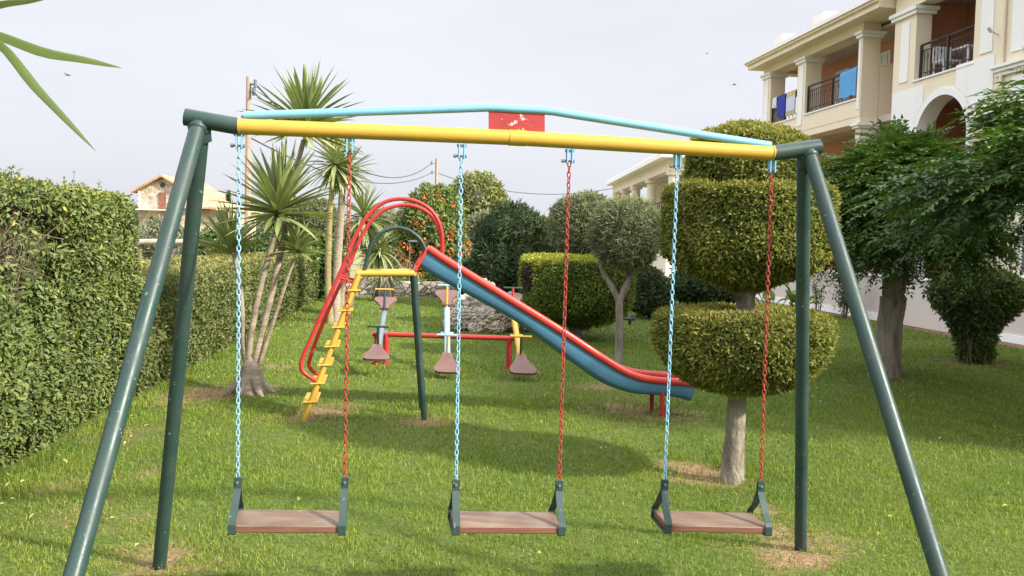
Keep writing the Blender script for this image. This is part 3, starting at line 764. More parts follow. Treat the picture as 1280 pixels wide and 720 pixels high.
def trunk_mesh(path, rads, n=12, wob=.06, seed=0, steps=24):
    P = smooth_path(path, steps); R = np.interp(np.linspace(0, 1, steps), np.linspace(0, 1, len(rads)), rads)
    b = MB(); rs = np.random.default_rng(seed)
    T = unit(np.gradient(P, axis=0)); u = unit(np.cross(T[0], A(.3, 1, .1))); V = []
    for k in range(steps):
        u = unit(u - T[k] * (u @ T[k])); w = np.cross(T[k], u)
        for j in range(n):
            a = 2 * math.pi * j / n
            rr = R[k] * (1 + wob * math.sin(3 * a + seed + k * .12) + wob * .8 * rs.normal() * .5)
            V.append(P[k] + rr * (math.cos(a) * u + math.sin(a) * w))
    F = [(k * n + j, k * n + (j + 1) % n, (k + 1) * n + (j + 1) % n, (k + 1) * n + j) for k in range(steps - 1) for j in range(n)]
    b.add(V, F, 0, None, True); return b

# ------------------------------------------------------------------ topiary with three tiers
tb = gr(915, 601); td = tb[1]
topi = thing('topiary_tree', 'large three tiered clipped topiary tree on a pale trunk beside the slide end', 'topiary', tb)
pth = [tb - Z * .05, at(917, 560, td), at(921, 500, td), at(925, 440, td), at(931, 385, td), at(930, 330, td), at(934, 230, td)]
trunk_mesh(pth, [.084, .066, .060, .060, .064, .06, .05], 16, .07, 3).build('trunk', MT['bark_pale'], topi)
b = MB()
for ppx in ((905, 350), (955, 350), (940, 345), (915, 340)):
    b.tube(smooth_path([at(930, 378, td), at((ppx[0] + 930) / 2 + 0, 362, td - .03), at(*ppx, td - .05)], 8), np.linspace(.045, .02, 8), 8)
b.build('limb', MT['bark_pale'], topi)
mpp = td / FOC
def tier(cpx, prof_px, ytop, N, seed, dep):
    c = at(cpx, ytop, td); c = A(c[0], td, 0)
    prof = [(max(r * mpp, .0), at(cpx, y, td)[2]) for r, y in prof_px]
    b = MB(); p, n = revolve_pts(prof, N)
    # sideways flat clippings pointing along the surface and outward
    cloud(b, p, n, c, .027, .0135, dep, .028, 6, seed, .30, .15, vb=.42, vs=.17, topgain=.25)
    k = rng.choice(N, N // 9); cloud(b, p[k], n[k], c, .038, .013, .0, .03, 6, seed, .9, .3, vb=.6, vs=.2, topgain=.2)
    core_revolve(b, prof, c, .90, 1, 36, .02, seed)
    b.build('crown', [MT['thuja_leaf'], MT['core_brown']], topi)
tier(926.5, [(0, 390), (60, 390.5), (102, 391), (108, 398), (111, 412), (109, 430), (102, 447), (88, 464), (62, 480), (28, 489), (6, 491)], 440, 60000, 11, .06)
tier(931.5, [(0, 235), (60, 235), (98, 236), (102.5, 242), (103.5, 268), (103.5, 298), (100, 318), (82, 337), (50, 351), (20, 359), (4, 360)], 300, 60000, 12, .06)
tier(935.5, [(0, 159), (30, 160), (54, 166), (69, 179), (75, 198), (74, 222), (66, 238), (40, 246), (5, 247)], 200, 28000, 13, .05)

# ------------------------------------------------------------------ ball topiaries and box topiary
def crown_thing(c, prof, N, mat, core, ln, wd, dep, bumpy, f, seed, parent, vb=.42, vs=.2, tg=.15, ax=None, out_=.6, up=.3, coresc=.9, spread=1, name='crown', var=None):
    b = MB(); p, n = revolve_pts(prof, N)
    if ax is not None: p = p * ax; n = unit(n / ax)
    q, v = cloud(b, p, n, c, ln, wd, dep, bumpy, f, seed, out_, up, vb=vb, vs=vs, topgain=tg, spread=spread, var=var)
    k = rng.choice(N, N // 12); cloud(b, p[k], n[k], c, ln * 1.5, wd * .9, .0, bumpy * 1.3, f, seed, 1.0, .4, vb=vb + .12, vs=vs)
    core_revolve(b, prof, c, coresc, 1, 28, bumpy, seed, ax)
    return b.build(name, [mat, core], parent)
def ball_prof(rx, rz, zc, sq=1.0):
    P = []
    for t in np.linspace(math.pi / 2, -math.pi / 2, 15):
        P.append((rx * abs(math.cos(t)) ** sq, zc + rz * math.copysign(abs(math.sin(t)) ** sq, math.sin(t))))
    return P
g = gr(773, 455); Yb = g[1]; s_ = Yb / FOC
t = thing('ball_topiary', 'grey green ball topiary on a forked bare stem by the slide', 'topiary', g, 'ball topiaries')
b = trunk_mesh([g - Z * .05, at(774, 420, Yb), at(774, 372, Yb)], [.06, .048, .05], 10, .05, 5, 12)
for pth in ([at(774, 378, Yb), at(765, 358, Yb), at(752, 335, Yb), at(757, 310, Yb)], [at(774, 378, Yb), at(783, 355, Yb), at(792, 340, Yb), at(800, 310, Yb)], [at(775, 374, Yb), at(786, 352, Yb + .05), at(782, 335, Yb + .1), at(780, 310, Yb + .1)]):
    b.tube(smooth_path(pth, 10), np.linspace(.042, .025, 10), 8)
b.build('trunk', MT['bark_brown'], t)
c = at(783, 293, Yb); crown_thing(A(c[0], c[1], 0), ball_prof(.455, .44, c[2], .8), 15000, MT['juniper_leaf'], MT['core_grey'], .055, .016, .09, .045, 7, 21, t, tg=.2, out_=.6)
Y2 = 15.6; c = at(731, 283, Y2); g2 = A(c[0] + .1, Y2, 0)
t = thing('ball_topiary', 'broad ball topiary behind the forked one, above the clipped block bush', 'topiary', g2, 'ball topiaries')
trunk_mesh([g2 - Z * .05, A(c[0], Y2, .7), A(c[0], Y2, c[2])], [.08, .06, .05], 10, .05, 6, 12).build('trunk', MT['bark_brown'], t)
crown_thing(A(c[0], c[1], 0), ball_prof(.60, .56, c[2], .8), 14000, MT['juniper_leaf'], MT['core_grey'], .07, .022, .1, .05, 6, 22, t, tg=.22)
g = gr(720, 424); Yx = g[1]; c = at(720, 360, Yx); zt = at(720, 321, Yx)[2]
t = thing('block_topiary', 'wide clipped block bush with bright yellow green top behind the slide', 'topiary', g)
trunk_mesh([g - Z * .05, A(c[0], Yx, .25), A(c[0], Yx, .6)], [.12, .1, .08], 10, .05, 7, 10).build('trunk', MT['bark_brown'], t)
px2m = Yx / FOC
prof = [(0, zt), (.6, zt), (.93, zt - .02), (.97, zt - .08), (.965, zt - .45), (.93, zt - .72), (.8, zt - .9), (.55, zt - 1.03), (.3, zt - 1.12), (.05, zt - 1.15)]
b = MB(); p, n = revolve_pts(prof, 24000)
th = np.arctan2(p[:, 1], p[:, 0]); k_ = 1 / np.maximum(np.abs(np.cos(th - .1)), np.abs(np.sin(th - .1))) ** .55; p[:, :2] *= (k_ * .93)[:, None]
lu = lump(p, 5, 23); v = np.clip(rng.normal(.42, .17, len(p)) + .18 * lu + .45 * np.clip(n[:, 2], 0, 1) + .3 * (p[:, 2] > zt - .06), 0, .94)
dead = (np.hypot((p[:, 0] + .80) / .07, (p[:, 2] - zt + .34) / .22) < 1 + .4 * lump(p, 14, 3)) & (p[:, 1] < 0); v[dead] = 1.0
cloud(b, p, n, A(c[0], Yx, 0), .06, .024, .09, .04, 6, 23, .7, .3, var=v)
core_revolve(b, prof, A(c[0], Yx, 0), .88, 1, 32, .03, 23)
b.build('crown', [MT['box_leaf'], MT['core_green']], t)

# ------------------------------------------------------------------ hedges
def hedge_tall():
    y0, y1, H, Wt = 3.6, 8.25, 1.93, 1.25
    t = thing('hedge', 'tall glossy leaved hedge with a bare twiggy patch, left of the swing frame', 'hedge', A(float(hedge_x(np.array(6.))) - .6, 6, 0), 'hedges')
    b = MB(); N = 60000
    y = y0 + (y1 - y0) * rng.uniform(size=N) ** .75; z = rng.uniform(.0, H, N)
    p1 = np.stack([hedge_x(y), y, z], -1); n1 = np.tile(unit(A(1, .107, 0)), (N, 1))
    Nt = 12000; y = rng.uniform(y0, y1, Nt); p2 = np.stack([hedge_x(y) - rng.uniform(0, Wt, Nt), y, np.full(Nt, H)], -1); n2 = np.tile(A(0, 0, 1), (Nt, 1))
    Ne = 5000; x = rng.uniform(-Wt, 0, Ne) + hedge_x(np.array(y1)); p3 = np.stack([x, np.full(Ne, y1), rng.uniform(0, H, Ne)], -1); n3 = np.tile(A(0, 1, 0), (Ne, 1))
    Nk = 8000; y = rng.uniform(y0, y1, Nk); p4 = np.stack([hedge_x(y) - Wt, y, rng.uniform(0, H, Nk)], -1); n4 = np.tile(A(-1, 0, 0), (Nk, 1))
    p5 = p3.copy(); p5[:, 1] = y0; n5 = -n3
    p = np.concatenate([p1, p2, p3, p4, p5]); n = np.concatenate([n1, n2, n3, n4, n5])
    # rounded upper edge and swelling lower part near the camera
    bul = .16 * np.clip((1.25 - p[:, 2]) / .5, 0, 1) * np.clip((6.6 - p[:, 1]) / 1.0, 0, 1) * np.clip(p[:, 2] * 4, .3, 1)
    lo = -.10 * np.clip((.35 - p[:, 2]) / .35, 0, 1)
    rnd = -.16 * np.clip((p[:, 2] - 1.75) / .23, 0, 1) ** 2
    isf = n[:, 0] > .5
    p[:, 0] += np.where(isf, bul + lo + rnd, 0)
    p[:, 2] += np.where(n[:, 2] > .5, -.10 * np.exp(-((p[:, 0] - hedge_x(p[:, 1])) / .12) ** 2) + .0, 0)
    lu = lump(p, 3.2, 31); p += n * (.075 * lu)[:, None]
    bc = onp(34, 300, A(-3.3, 6, 0), A(1, .107, 0))
    e = np.hypot((p[:, 1] - bc[1]) / .62, (p[:, 2] - bc[2]) / .38)
    keep = ~(isf & (e < 1.05 + .35 * lump(p, 9, 4)) & (rng.uniform(size=len(p)) < .915))
    p, n = p[keep], n[keep]; N = len(p)
    q = p - n * (.16 * rng.uniform(size=N) ** 1.5)[:, None]
    d = unit(rdir(N) + n * .35 - Z * .1); nn = unit(n * .9 + Z * .55 + rdir(N) * .55)
    v = np.clip(rng.normal(.42, .18, N) + .12 * lump(p, 5, 6) + .12 * (p[:, 2] > 1.85), 0, .92)
    yl = rng.uniform(size=N); v = np.where(yl < .012, .96, v); v = np.where(yl < .0025, 1, v)
    sz = rng.uniform(.65, 1.3, N)
    sz = sz * np.clip(1 + .45 * lump(p, 6, 15), .6, 1.5); L_ = .042 * sz; Wd = .023 * sz
    # six-point leaf: better outline close to the camera
    s2 = unit(np.cross(d, nn)); n3_ = np.cross(s2, d); q = q[:, None]
    dl = d[:, None] * L_[:, None, None]; sw_ = s2[:, None] * Wd[:, None, None]; nu = n3_[:, None] * Wd[:, None, None]
    lf = np.concatenate([q, q + dl * .28 + sw_ * .42 + nu * .18, q + dl * .62 + sw_ * .42 + nu * .15, q + dl - nu * .15, q + dl * .62 - sw_ * .42 + nu * .15, q + dl * .28 - sw_ * .42 + nu * .18], 1)
    b.quads(lf[:, [0, 1, 2, 3]], 0, v); b.quads(lf[:, [0, 3, 4, 5]], 0, v)
    # sprigs sticking out of the top
    for _ in range(38):
        y = random.uniform(4.6, y1); x = float(hedge_x(np.array(y))) - random.uniform(.1, .9); h = random.uniform(.05, .16)
        p0 = A(x, y, H - .05); p1_ = p0 + A(random.uniform(-.05, .05), random.uniform(-.05, .05), h + .05)
        b.tube([p0, p1_], .0018, 4, 2, False); K = 7
        tt = rng.uniform(.4, 1, K)[:, None]; pp_ = p0 + (p1_ - p0) * tt
        b.quads(leaves(pp_, rdir(K) + Z * .7, rdir(K), .035, .017), 0, rng.uniform(.3, .8, K))
    # inner mass
    G = []
    for y in np.linspace(y0 + .1, y1 - .12, 34):
        x = float(hedge_x(np.array(y))); row = []
        for (dx, z) in ((-.16, .0), (-.15, .3), (-.13, .6), (-.13, .9), (-.14, 1.2), (-.15, 1.5), (-.2, 1.72), (-.35, 1.80), (-.7, 1.81), (-Wt + .2, 1.78), (-Wt + .12, 1.4), (-Wt + .12, .7), (-Wt + .12, 0)):
            e = math.hypot((y - bc[1]) / .55, (z - bc[2]) / .42); dd = -.5 * max(0, 1 - e ** 2) if dx > -.5 else 0
            row.append(A(x + dx + dd, y, z))
        G.append(row)
    G = np.array(G); b.grid(G, 1); b.add(G[0], [tuple(range(13))], 1); b.add(G[-1], [tuple(range(13))[::-1]], 1)
    b.build('foliage', [MT['hedge_leaf'], MT['core_green'], MT['twig']], t)
    b = MB()
    for _ in range(280):
        y = bc[1] + random.gauss(0, .42); z0 = bc[2] - random.uniform(.1, .5); x = float(hedge_x(np.array(y))) - random.uniform(.08, .42)
        p0 = A(x - .05, y, z0); L_ = random.uniform(.25, .7); a = random.gauss(0, .7)
        pts = [p0]; dr = unit(A(random.gauss(.05, .15), math.sin(a), math.cos(a)))
        for k in range(4):
            dr = unit(dr + A(*np.random.default_rng(random.randrange(10**6)).normal(size=3)) * .22); pts.append(pts[-1] + dr * L_ / 4)
        r0 = random.uniform(.003, .008); b.tube(pts, np.linspace(r0, r0 * .4, 5), 5, 0, False)
    b.build('bare_twigs', MT['twig'], t)
hedge_tall()
def hedge_low():
    y0, y1, H, Wt = 8.35, 22.6, 1.15, 1.75
    t = thing('hedge', 'low flat topped hedge running back behind the yucca plants', 'hedge', A(float(hedge_x(np.array(14.))) - .8, 14, 0), 'hedges')
    b = MB(); N = 52000
    u = rng.uniform(size=N); y = y0 + (y1 - y0) * u ** 1.7
    side = rng.uniform(size=N) < .58
    p = np.stack([hedge_x(y) - np.where(side, 0, rng.uniform(0, Wt, N)), y, np.where(side, rng.uniform(0, H, N), H)], -1)
    n = np.where(side[:, None], unit(A(1, .09, 0)), A(0, 0, 1.))
    p[:, 0] -= np.where(side, .07 * np.clip((p[:, 2] - H + .2) / .2, 0, 1) ** 2 + .08 * np.clip((.3 - p[:, 2]) / .3, 0, 1), 0)
    p += n * (.05 * lump(p, 3.0, 41))[:, None]
    sc_ = (y / 8.3) ** .5
    q = p - n * (.12 * rng.uniform(size=N) ** 1.5)[:, None]
    v = np.clip(rng.normal(.42, .17, N) + .14 * lump(p, 4, 42) + np.where(side, 0, .42), 0, 1)  # top leaves tinted lighter: sunlight on the flat top put into their colour
    sz = rng.uniform(.65, 1.3, N) * sc_
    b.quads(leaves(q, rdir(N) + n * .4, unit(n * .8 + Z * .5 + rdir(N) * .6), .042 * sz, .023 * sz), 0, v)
    Ne = 2600; x = rng.uniform(-Wt, 0, Ne); pe = np.stack([x + float(hedge_x(np.array(y0))), np.full(Ne, y0), rng.uniform(0, H, Ne)], -1)
    b.quads(leaves(pe, rdir(Ne), unit(rdir(Ne) + A(0, -1, 0)), .042, .024), 0, rng.uniform(.1, .7, Ne))
    G = []
    for y in np.linspace(y0 + .05, y1, 30):
        x = float(hedge_x(np.array(y))); G.append([A(x + dx, y, z) for dx, z in ((-.16, 0), (-.13, .5), (-.14, .88), (-.25, 1.04), (-.9, 1.05), (-Wt + .1, 1.03), (-Wt + .05, 0))])
    G = np.array(G); b.grid(G, 1); b.add(G[0], [tuple(range(7))], 1); b.add(G[-1], [tuple(range(7))[::-1]], 1)
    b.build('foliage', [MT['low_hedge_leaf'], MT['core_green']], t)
hedge_low()

# ------------------------------------------------------------------ yuccas
def yleaf(b, o, d, Ln, wd, droop, var, seg=6):
    d = unit(d); pts = [o]; dr = d.copy()
    for k in range(seg):
        dr = unit(dr - Z * droop * (k + 1) / seg * .5); pts.append(pts[-1] + dr * Ln / seg)
    P = np.array(pts); T = unit(np.gradient(P, axis=0))
    up = Z if abs(d[2]) < .95 else A(1, 0, 0)
    tt = np.linspace(0, 1, seg + 1); wv = wd * np.interp(tt, [0, .12, .45, .8, 1], [.55, .8, 1, .55, .03])
    L_, R_ = [], []
    for k in range(seg + 1):
        s = unit(np.cross(T[k], up)); n = np.cross(s, T[k])
        L_.append(P[k] - s * wv[k] / 2 + n * wv[k] * .28); R_.append(P[k] + s * wv[k] / 2 + n * wv[k] * .28)
    V = np.concatenate([P, L_, R_]); n = seg + 1
    F = [(k, k + 1, n + k + 1, n + k) for k in range(seg)] + [(k + 1, k, 2 * n + k, 2 * n + k + 1) for k in range(seg)]
    b.add(V, F, 0, var, True)
def ycrown(c, R, N, seed, lo=-55, wd=.042, axis=Z, droop=.35, dead=.05):
    b = MB(); r = random.Random(seed)
    axis = unit(axis); e1 = unit(np.cross(axis, A(.3, 1, .2))); e2 = np.cross(axis, e1)
    for i in range(N):
        f = i / N; elv = rad(88 - (88 - lo) * f ** .85 + r.uniform(-8, 8)); a = i * 2.39996 + r.uniform(-.25, .25)
        d = axis * math.sin(elv) + (e1 * math.cos(a) + e2 * math.sin(a)) * math.cos(elv)
        Ln = R * (r.uniform(.85, 1.12)) * (1 - .12 * abs(math.sin(elv)))
        o = c + axis * (.10 * (1 - f) - .05) * R * 2
        v = .99 if (f > .85 and r.random() < dead * 5) else min(.9, max(0, r.gauss(.45, .18)))
        yleaf(b, o, d, Ln, wd * r.uniform(.8, 1.15), droop * r.uniform(.3, 1.3) * (.4 + f), v)
    return b
g = gr(312, 491); Yy = g[1]; k_ = Yy / FOC
t = thing('yucca_plant', 'big clump of yucca with four slender stems beside the slide ladder', 'yucca', g, 'yuccas along the hedge')
b = trunk_mesh([g - Z * .06, at(312, 483, Yy), at(312, 468, Yy), at(313, 455, Yy), at(314, 446, Yy)], [.20, .145, .12, .10, .02], 18, .13, 8, 18)
for a_ in (.2, 1.3, 2.4, 3.6, 4.5, 5.5):
    e_ = g + A(math.cos(a_) * .27, math.sin(a_) * .27, -.03); b.tube(smooth_path([g + A(math.cos(a_) * .08, math.sin(a_) * .08, .16), g + A(math.cos(a_) * .16, math.sin(a_) * .16, .05), e_], 8), np.linspace(.06, .02, 8), 8, 0, True, True, None, .08)
b.tube(smooth_path([g + A(.06, -.02, -.02), at(321, 476, Yy), at(322, 460, Yy)], 8), [.10, .09, .075, .07, .06, .055, .05, .045], 10, 0, True, True, None, .06)
b.build('root_base', MT['bark_yucca'], t)
stems = [([(309, 460), (304, 430), (303, 395), (298, 345), (291, 312)], [.05, .042, .038], 0.0, (287, 312), .50, 60, A(-.12, 0, 1)),
         ([(309, 458), (313, 422), (322, 374), (334, 327), (347, 285)], [.055, .048, .042], -.05, (349, 262), .70, 130, A(.05, 0, 1)),
         ([(317, 458), (327, 418), (340, 365), (353, 305), (368, 222), (380, 175)], [.055, .05, .04], .18, (382, 158), .66, 130, A(.12, 0, 1)),
         ([(322, 462), (336, 420), (352, 370), (367, 325)], [.036, .032, .028], .05, (371, 312), .36, 60, A(.15, 0, 1))]
for i, (pp_, rr, dy, cc, R, N, ax) in enumerate(stems):
    trunk_mesh([at(*q, Yy + dy * j / len(pp_)) for j, q in enumerate(pp_)], [x * .62 for x in rr], 10, .07, 20 + i, 22).build('stem', MT['bark_yucca'], t)
    ycrown(at(*cc, Yy + dy), R, int(N * .8), 50 + i, -12 if i != 0 else 12, .062, ax, .10).build('leaf_crown', MT['yucca_leaf'], t)
g = gr(413, 404); Yz = g[1]
t = thing('yucca_plant', 'tall yucca with a yellowish stem and twin crowns behind the red hoops', 'yucca', g, 'yuccas along the hedge')
b = trunk_mesh([g - Z * .06, at(410, 370, Yz), at(411, 300, Yz), at(415, 235, Yz), at(419, 212, Yz)], [.08, .06, .055, .048, .045], 10, .05, 9, 22); b.build('stem', MT['bark_yellow'], t)
trunk_mesh([g + A(.08, .2, -.05), at(420, 370, Yz + .3), at(424, 300, Yz + .4), at(429, 225, Yz + .4)], [.1, .075, .07, .06], 10, .06, 10, 20).build('stem', MT['bark_yucca'], t)
ycrown(at(419, 205, Yz), .66, 100, 61, -60, .058, Z, .2).build('leaf_crown', MT['yucca_leaf'], t)
ycrown(at(434, 215, Yz + .4), .62, 90, 62, -60, .058, Z, .2).build('leaf_crown', MT['yucca_leaf'], t)
g = gr(420, 396); Yv = g[1] + .4
t = thing('yucca_plant', 'leaning yucca with drooping crown, seen through the red hoop rails', 'yucca', A(g[0], Yv, 0), 'yuccas along the hedge')
trunk_mesh([A(g[0], Yv, -.06), at(428, 360, Yv), at(440, 320, Yv), at(452, 285, Yv)], [.09, .07, .06, .055], 10, .06, 11, 16).build('stem', MT['bark_yucca'], t)
ycrown(at(454, 272, Yv), .78, 120, 63, -65, .06, A(.1, 0, 1), .4).build('leaf_crown', MT['yucca_leaf'], t)
trunk_mesh([A(g[0] + .1, Yv + .1, -.06), at(440, 370, Yv), at(462, 340, Yv), at(472, 322, Yv)], [.08, .06, .05, .05], 10, .06, 12, 16).build('stem', MT['bark_yucca'], t)
ycrown(at(474, 315, Yv), .62, 110, 64, -75, .05, A(.15, 0, 1), .8).build('leaf_crown', MT['yucca_leaf'], t)
g = gr(480, 376); Yp = g[1]
t = thing('stub_palm', 'short palm with a brown scaly stub trunk under the yellow slide platform', 'palm', g)
trunk_mesh([g - Z * .06, at(480, 366, Yp), at(481, 353, Yp), at(482, 346, Yp)], [.22, .27, .22, .12], 16, .10, 13, 14).build('trunk', MT['bark_brown'], t)
ycrown(at(482, 344, Yp), .8, 70, 65, -15, .06, Z, .9).build('leaf_crown', MT['olive_leaf'], t)

# near yucca standing just left of the view; two of its leaves reach in
yc = at(-48, 28, 2.75); yb = A(yc[0] - .35, yc[1] - .1, 0)
MT['near_leaf'] = leafmat('near_leaf', [(0, (.035, .06, .012)), (.5, (.075, .11, .02)), (1, (.16, .19, .05))], .2, .4, .4)
t = thing('yucca_plant', 'yucca close to the camera, its long green blades reaching in at top left', 'yucca', yb, 'yuccas along the hedge')
trunk_mesh([yb - Z * .05, yb + A(.05, 0, .8), yc - A(.12, .02, .7), yc], [.07, .06, .05, .045], 12, .05, 15, 20).build('stem', MT['bark_yucca'], t)
b = MB(); r = random.Random(5)
def blade(pts, wd, v, dpt=2.75):
    P = smooth_path([at(x, y, dpt + dd) for x, y, dd in pts], 14); T = unit(np.gradient(P, axis=0)); tt = np.linspace(0, 1, 14)
    wv = wd * np.interp(tt, [0, .15, .5, .8, .95, 1], [.6, .85, 1, .62, .22, .02]); Lf, Rf = [], []
    for k in range(14):
        view = unit(P[k] - CAM); s = unit(np.cross(T[k], view * .8 + Z * -.6)); n = np.cross(s, T[k])
        Lf.append(P[k] - s * wv[k] / 2 + n * wv[k] * .25); Rf.append(P[k] + s * wv[k] / 2 + n * wv[k] * .25)
    n = 14; b.add(np.concatenate([P, Lf, Rf]), [(k, k + 1, n + k + 1, n + k) for k in range(13)] + [(k + 1, k, 2 * n + k, 2 * n + k + 1) for k in range(13)], 0, v, True)
blade([(-48, 28, 0), (0, 43, .03), (55, 63, .05), (105, 73, .06), (153, 85, .06)], .042, .5)
blade([(-48, 28, 0), (0, 54, -.02), (45, 108, -.04), (82, 148, -.05), (120, 189, -.05)], .032, .35)
blade([(-48, 22, 0), (0, 4, .02), (30, 1, .03), (58, -1, .03)], .030, .45)
i = 0; made = 0
while made < 70 and i < 600:
    i += 1; elv = rad(r.uniform(-40, 85)); a = r.uniform(0, 6.283)
    d = A(math.cos(a) * math.cos(elv), math.sin(a) * math.cos(elv), math.sin(elv)); Ln = r.uniform(.5, .62)
    bad = False
    for f in (.3, .5, .75, 1.0):
        q = yc + unit(d) * Ln * f - Z * .12 * f * f
        if q[1] < .4: continue
        x, y = proj(q)
        if x > -12 and y > -12: bad = True
    if bad: continue
    yleaf(b, yc + Z * r.uniform(-.05, .05), d, Ln, .042, .3, min(.9, max(0, r.gauss(.45, .15))), 8); made += 1
b.build('leaf_crown', MT['near_leaf'], t)

# ------------------------------------------------------------------ chinaberry trees on the right
def frond_tree(b, pos, dirs, Ls, leafL, leafW, npair, vbase):
    N = len(pos); d = unit(dirs)
    s = unit(np.cross(d, Z + rdir(N) * .25)); up = np.cross(s, d)
    for k in range(npair):
        f = (k + .6) / npair
        dr = pos + d * (Ls * f)[:, None] - Z * (.34 * Ls * f * f)[:, None]
        for sg in (-1, 1):
            ld = s * sg * .9 + d * .55 - Z * rng.uniform(.0, .55, N)[:, None] + rdir(N) * .22
            sc_ = rng.uniform(.75, 1.2, N) * (1 - .35 * abs(f - .45))
            b.quads(leaves(dr, ld, unit(up + rdir(N) * .45), leafL * sc_, leafW * sc_, .18, .38), 0, np.clip(vbase + rng.normal(0, .10, N), 0, 1))
    f = 1.0; dr = pos + d * Ls[:, None] - Z * (.34 * Ls)[:, None]
    b.quads(leaves(dr, d - Z * .5, up, leafL, leafW, .18, .38), 0, np.clip(vbase, 0, 1))
def melia(label, base, fork_h, R, Hc, zc, N, seed, tr, lim, lean=A(0, 0, 0), leaf=(.075, .026), keepf=None, FL=.42):
    t = thing('chinaberry_tree', label, 'tree', base, 'chinaberry trees by the hotel')
    top = base + A(0, 0, fork_h) + lean * .4
    b = trunk_mesh([base - Z * .08, base + Z * .12, base + A(0, 0, fork_h * .55) + lean * .15, top], [tr * 1.35, tr * 1.08, tr * .95, tr * 1.02], 18, .07, seed, 20)
    for kx, (dx, dy, zz) in enumerate(lim):
        e = base + lean + A(dx, dy, zz)
        b.tube(smooth_path([top - Z * .12 + A(dx, dy, 0) * .08, top + (e - top) * .35 + A(0, 0, .12), e], 12), np.linspace(tr * .55, tr * .18, 12), 10, 0, True, True, None, .05)
        r = random.Random(seed * 10 + kx)
        for _ in range(7):
            q = top + (e - top) * r.uniform(.4, 1) + Z * .08; e2 = q + A(r.uniform(-.5, .5), r.uniform(-.5, .5), r.uniform(-.05, .35)) * R * .8
            b.tube(smooth_path([q, (q + e2) / 2 + Z * .07, e2], 7), np.linspace(tr * .16, .006, 7), 6)
    b.build('trunk', MT['bark_brown'], t)
    b = MB(); c = base + lean + A(0, 0, zc)
    # clumps of fronds arranged in drooping layers
    nc = 64; cp = rdir(nc); cp[:, 2] = np.abs(cp[:, 2]) * 1.6 - .75
    cr_ = rng.uniform(.55, .98, nc); cpos = cp * cr_[:, None] * A(R, R, Hc)
    k = rng.integers(0, nc, N)
    off = rng.normal(0, 1, (N, 3)) * A(.20, .20, .085) * R
    pos = cpos[k] + off
    dirs = unit(pos * A(1, 1, .35)) + unit(off) * .5 + rdir(N) * .35
    pos = pos + c
    ok = np.ones(N, bool)
    if keepf is not None: ok = keepf(pos)
    pos, dirs, k = pos[ok], dirs[ok], k[ok]; n = len(pos)
    vb = np.clip(rng.normal(.42, .13, n) + (rng.uniform(-.2, .25, nc))[k] + .15 * (pos[:, 2] - c[2]) / Hc, .02, .95)
    frond_tree(b, pos, dirs, rng.uniform(.7, 1.15, n) * FL, leaf[0], leaf[1], 9, vb)
    b.build('crown', MT['melia_leaf'], t)
b0 = gr(1106, 471)
melia('chinaberry tree with thick forked trunk standing just behind the right frame legs', b0, 1.0, .95, .96, 2.15, 3700, 3, .155, [(-.35, .1, 2.0), (.4, -.05, 2.1), (.1, .35, 2.3), (-.1, -.4, 2.0)], A(.12, 0, 0), (.085, .034))
b1 = A(5.1, 7.6, 0)
melia('near chinaberry tree whose leafy branches hang in from the right edge', b1, 1.3, 1.40, .72, 2.42, 2100, 4, .12, [(-.45, .1, 2.1), (.5, .1, 2.2), (.0, .5, 2.3), (.1, -.3, 2.3)], A(0, 0, 0), (.100, .041), lambda q: ~((q[:, 0] / q[:, 1] < .56) & (q[:, 2] > 2.42)), .42)
g = gr(1212, 453); Ys = g[1]; m_ = Ys / FOC
t = thing('clipped_shrub', 'dark mushroom shaped clipped shrub on the lawn before the hotel wall', 'shrub', g)
zt = at(1212, 338, Ys)[2]
prof = [(0, zt), (.3, zt - .02), (.52, zt - .10), (.61, zt - .28), (.58, zt - .45), (.44, zt - .66), (.31, zt - .82), (.25, zt - 1.0), (.23, .2), (.22, .03)]
crown_thing(A(g[0] + .06, Ys, 0), prof, 13000, MT['shrub_leaf'], MT['core_brown'], .062, .034, .10, .06, 5, 33, t, vb=.45, vs=.2, tg=.35, coresc=.85)
b = MB()
for _ in range(16):
    a = random.uniform(0, 6.28); p0 = g + A(math.cos(a) * .17, math.sin(a) * .17 - .05, .0)
    b.tube(smooth_path([p0, p0 + A(random.uniform(-.05, .05), -.04, .3), p0 + A(random.uniform(-.1, .1), .0, .65)], 6), .011, 5)
b.build('stem', MT['twig'], t)

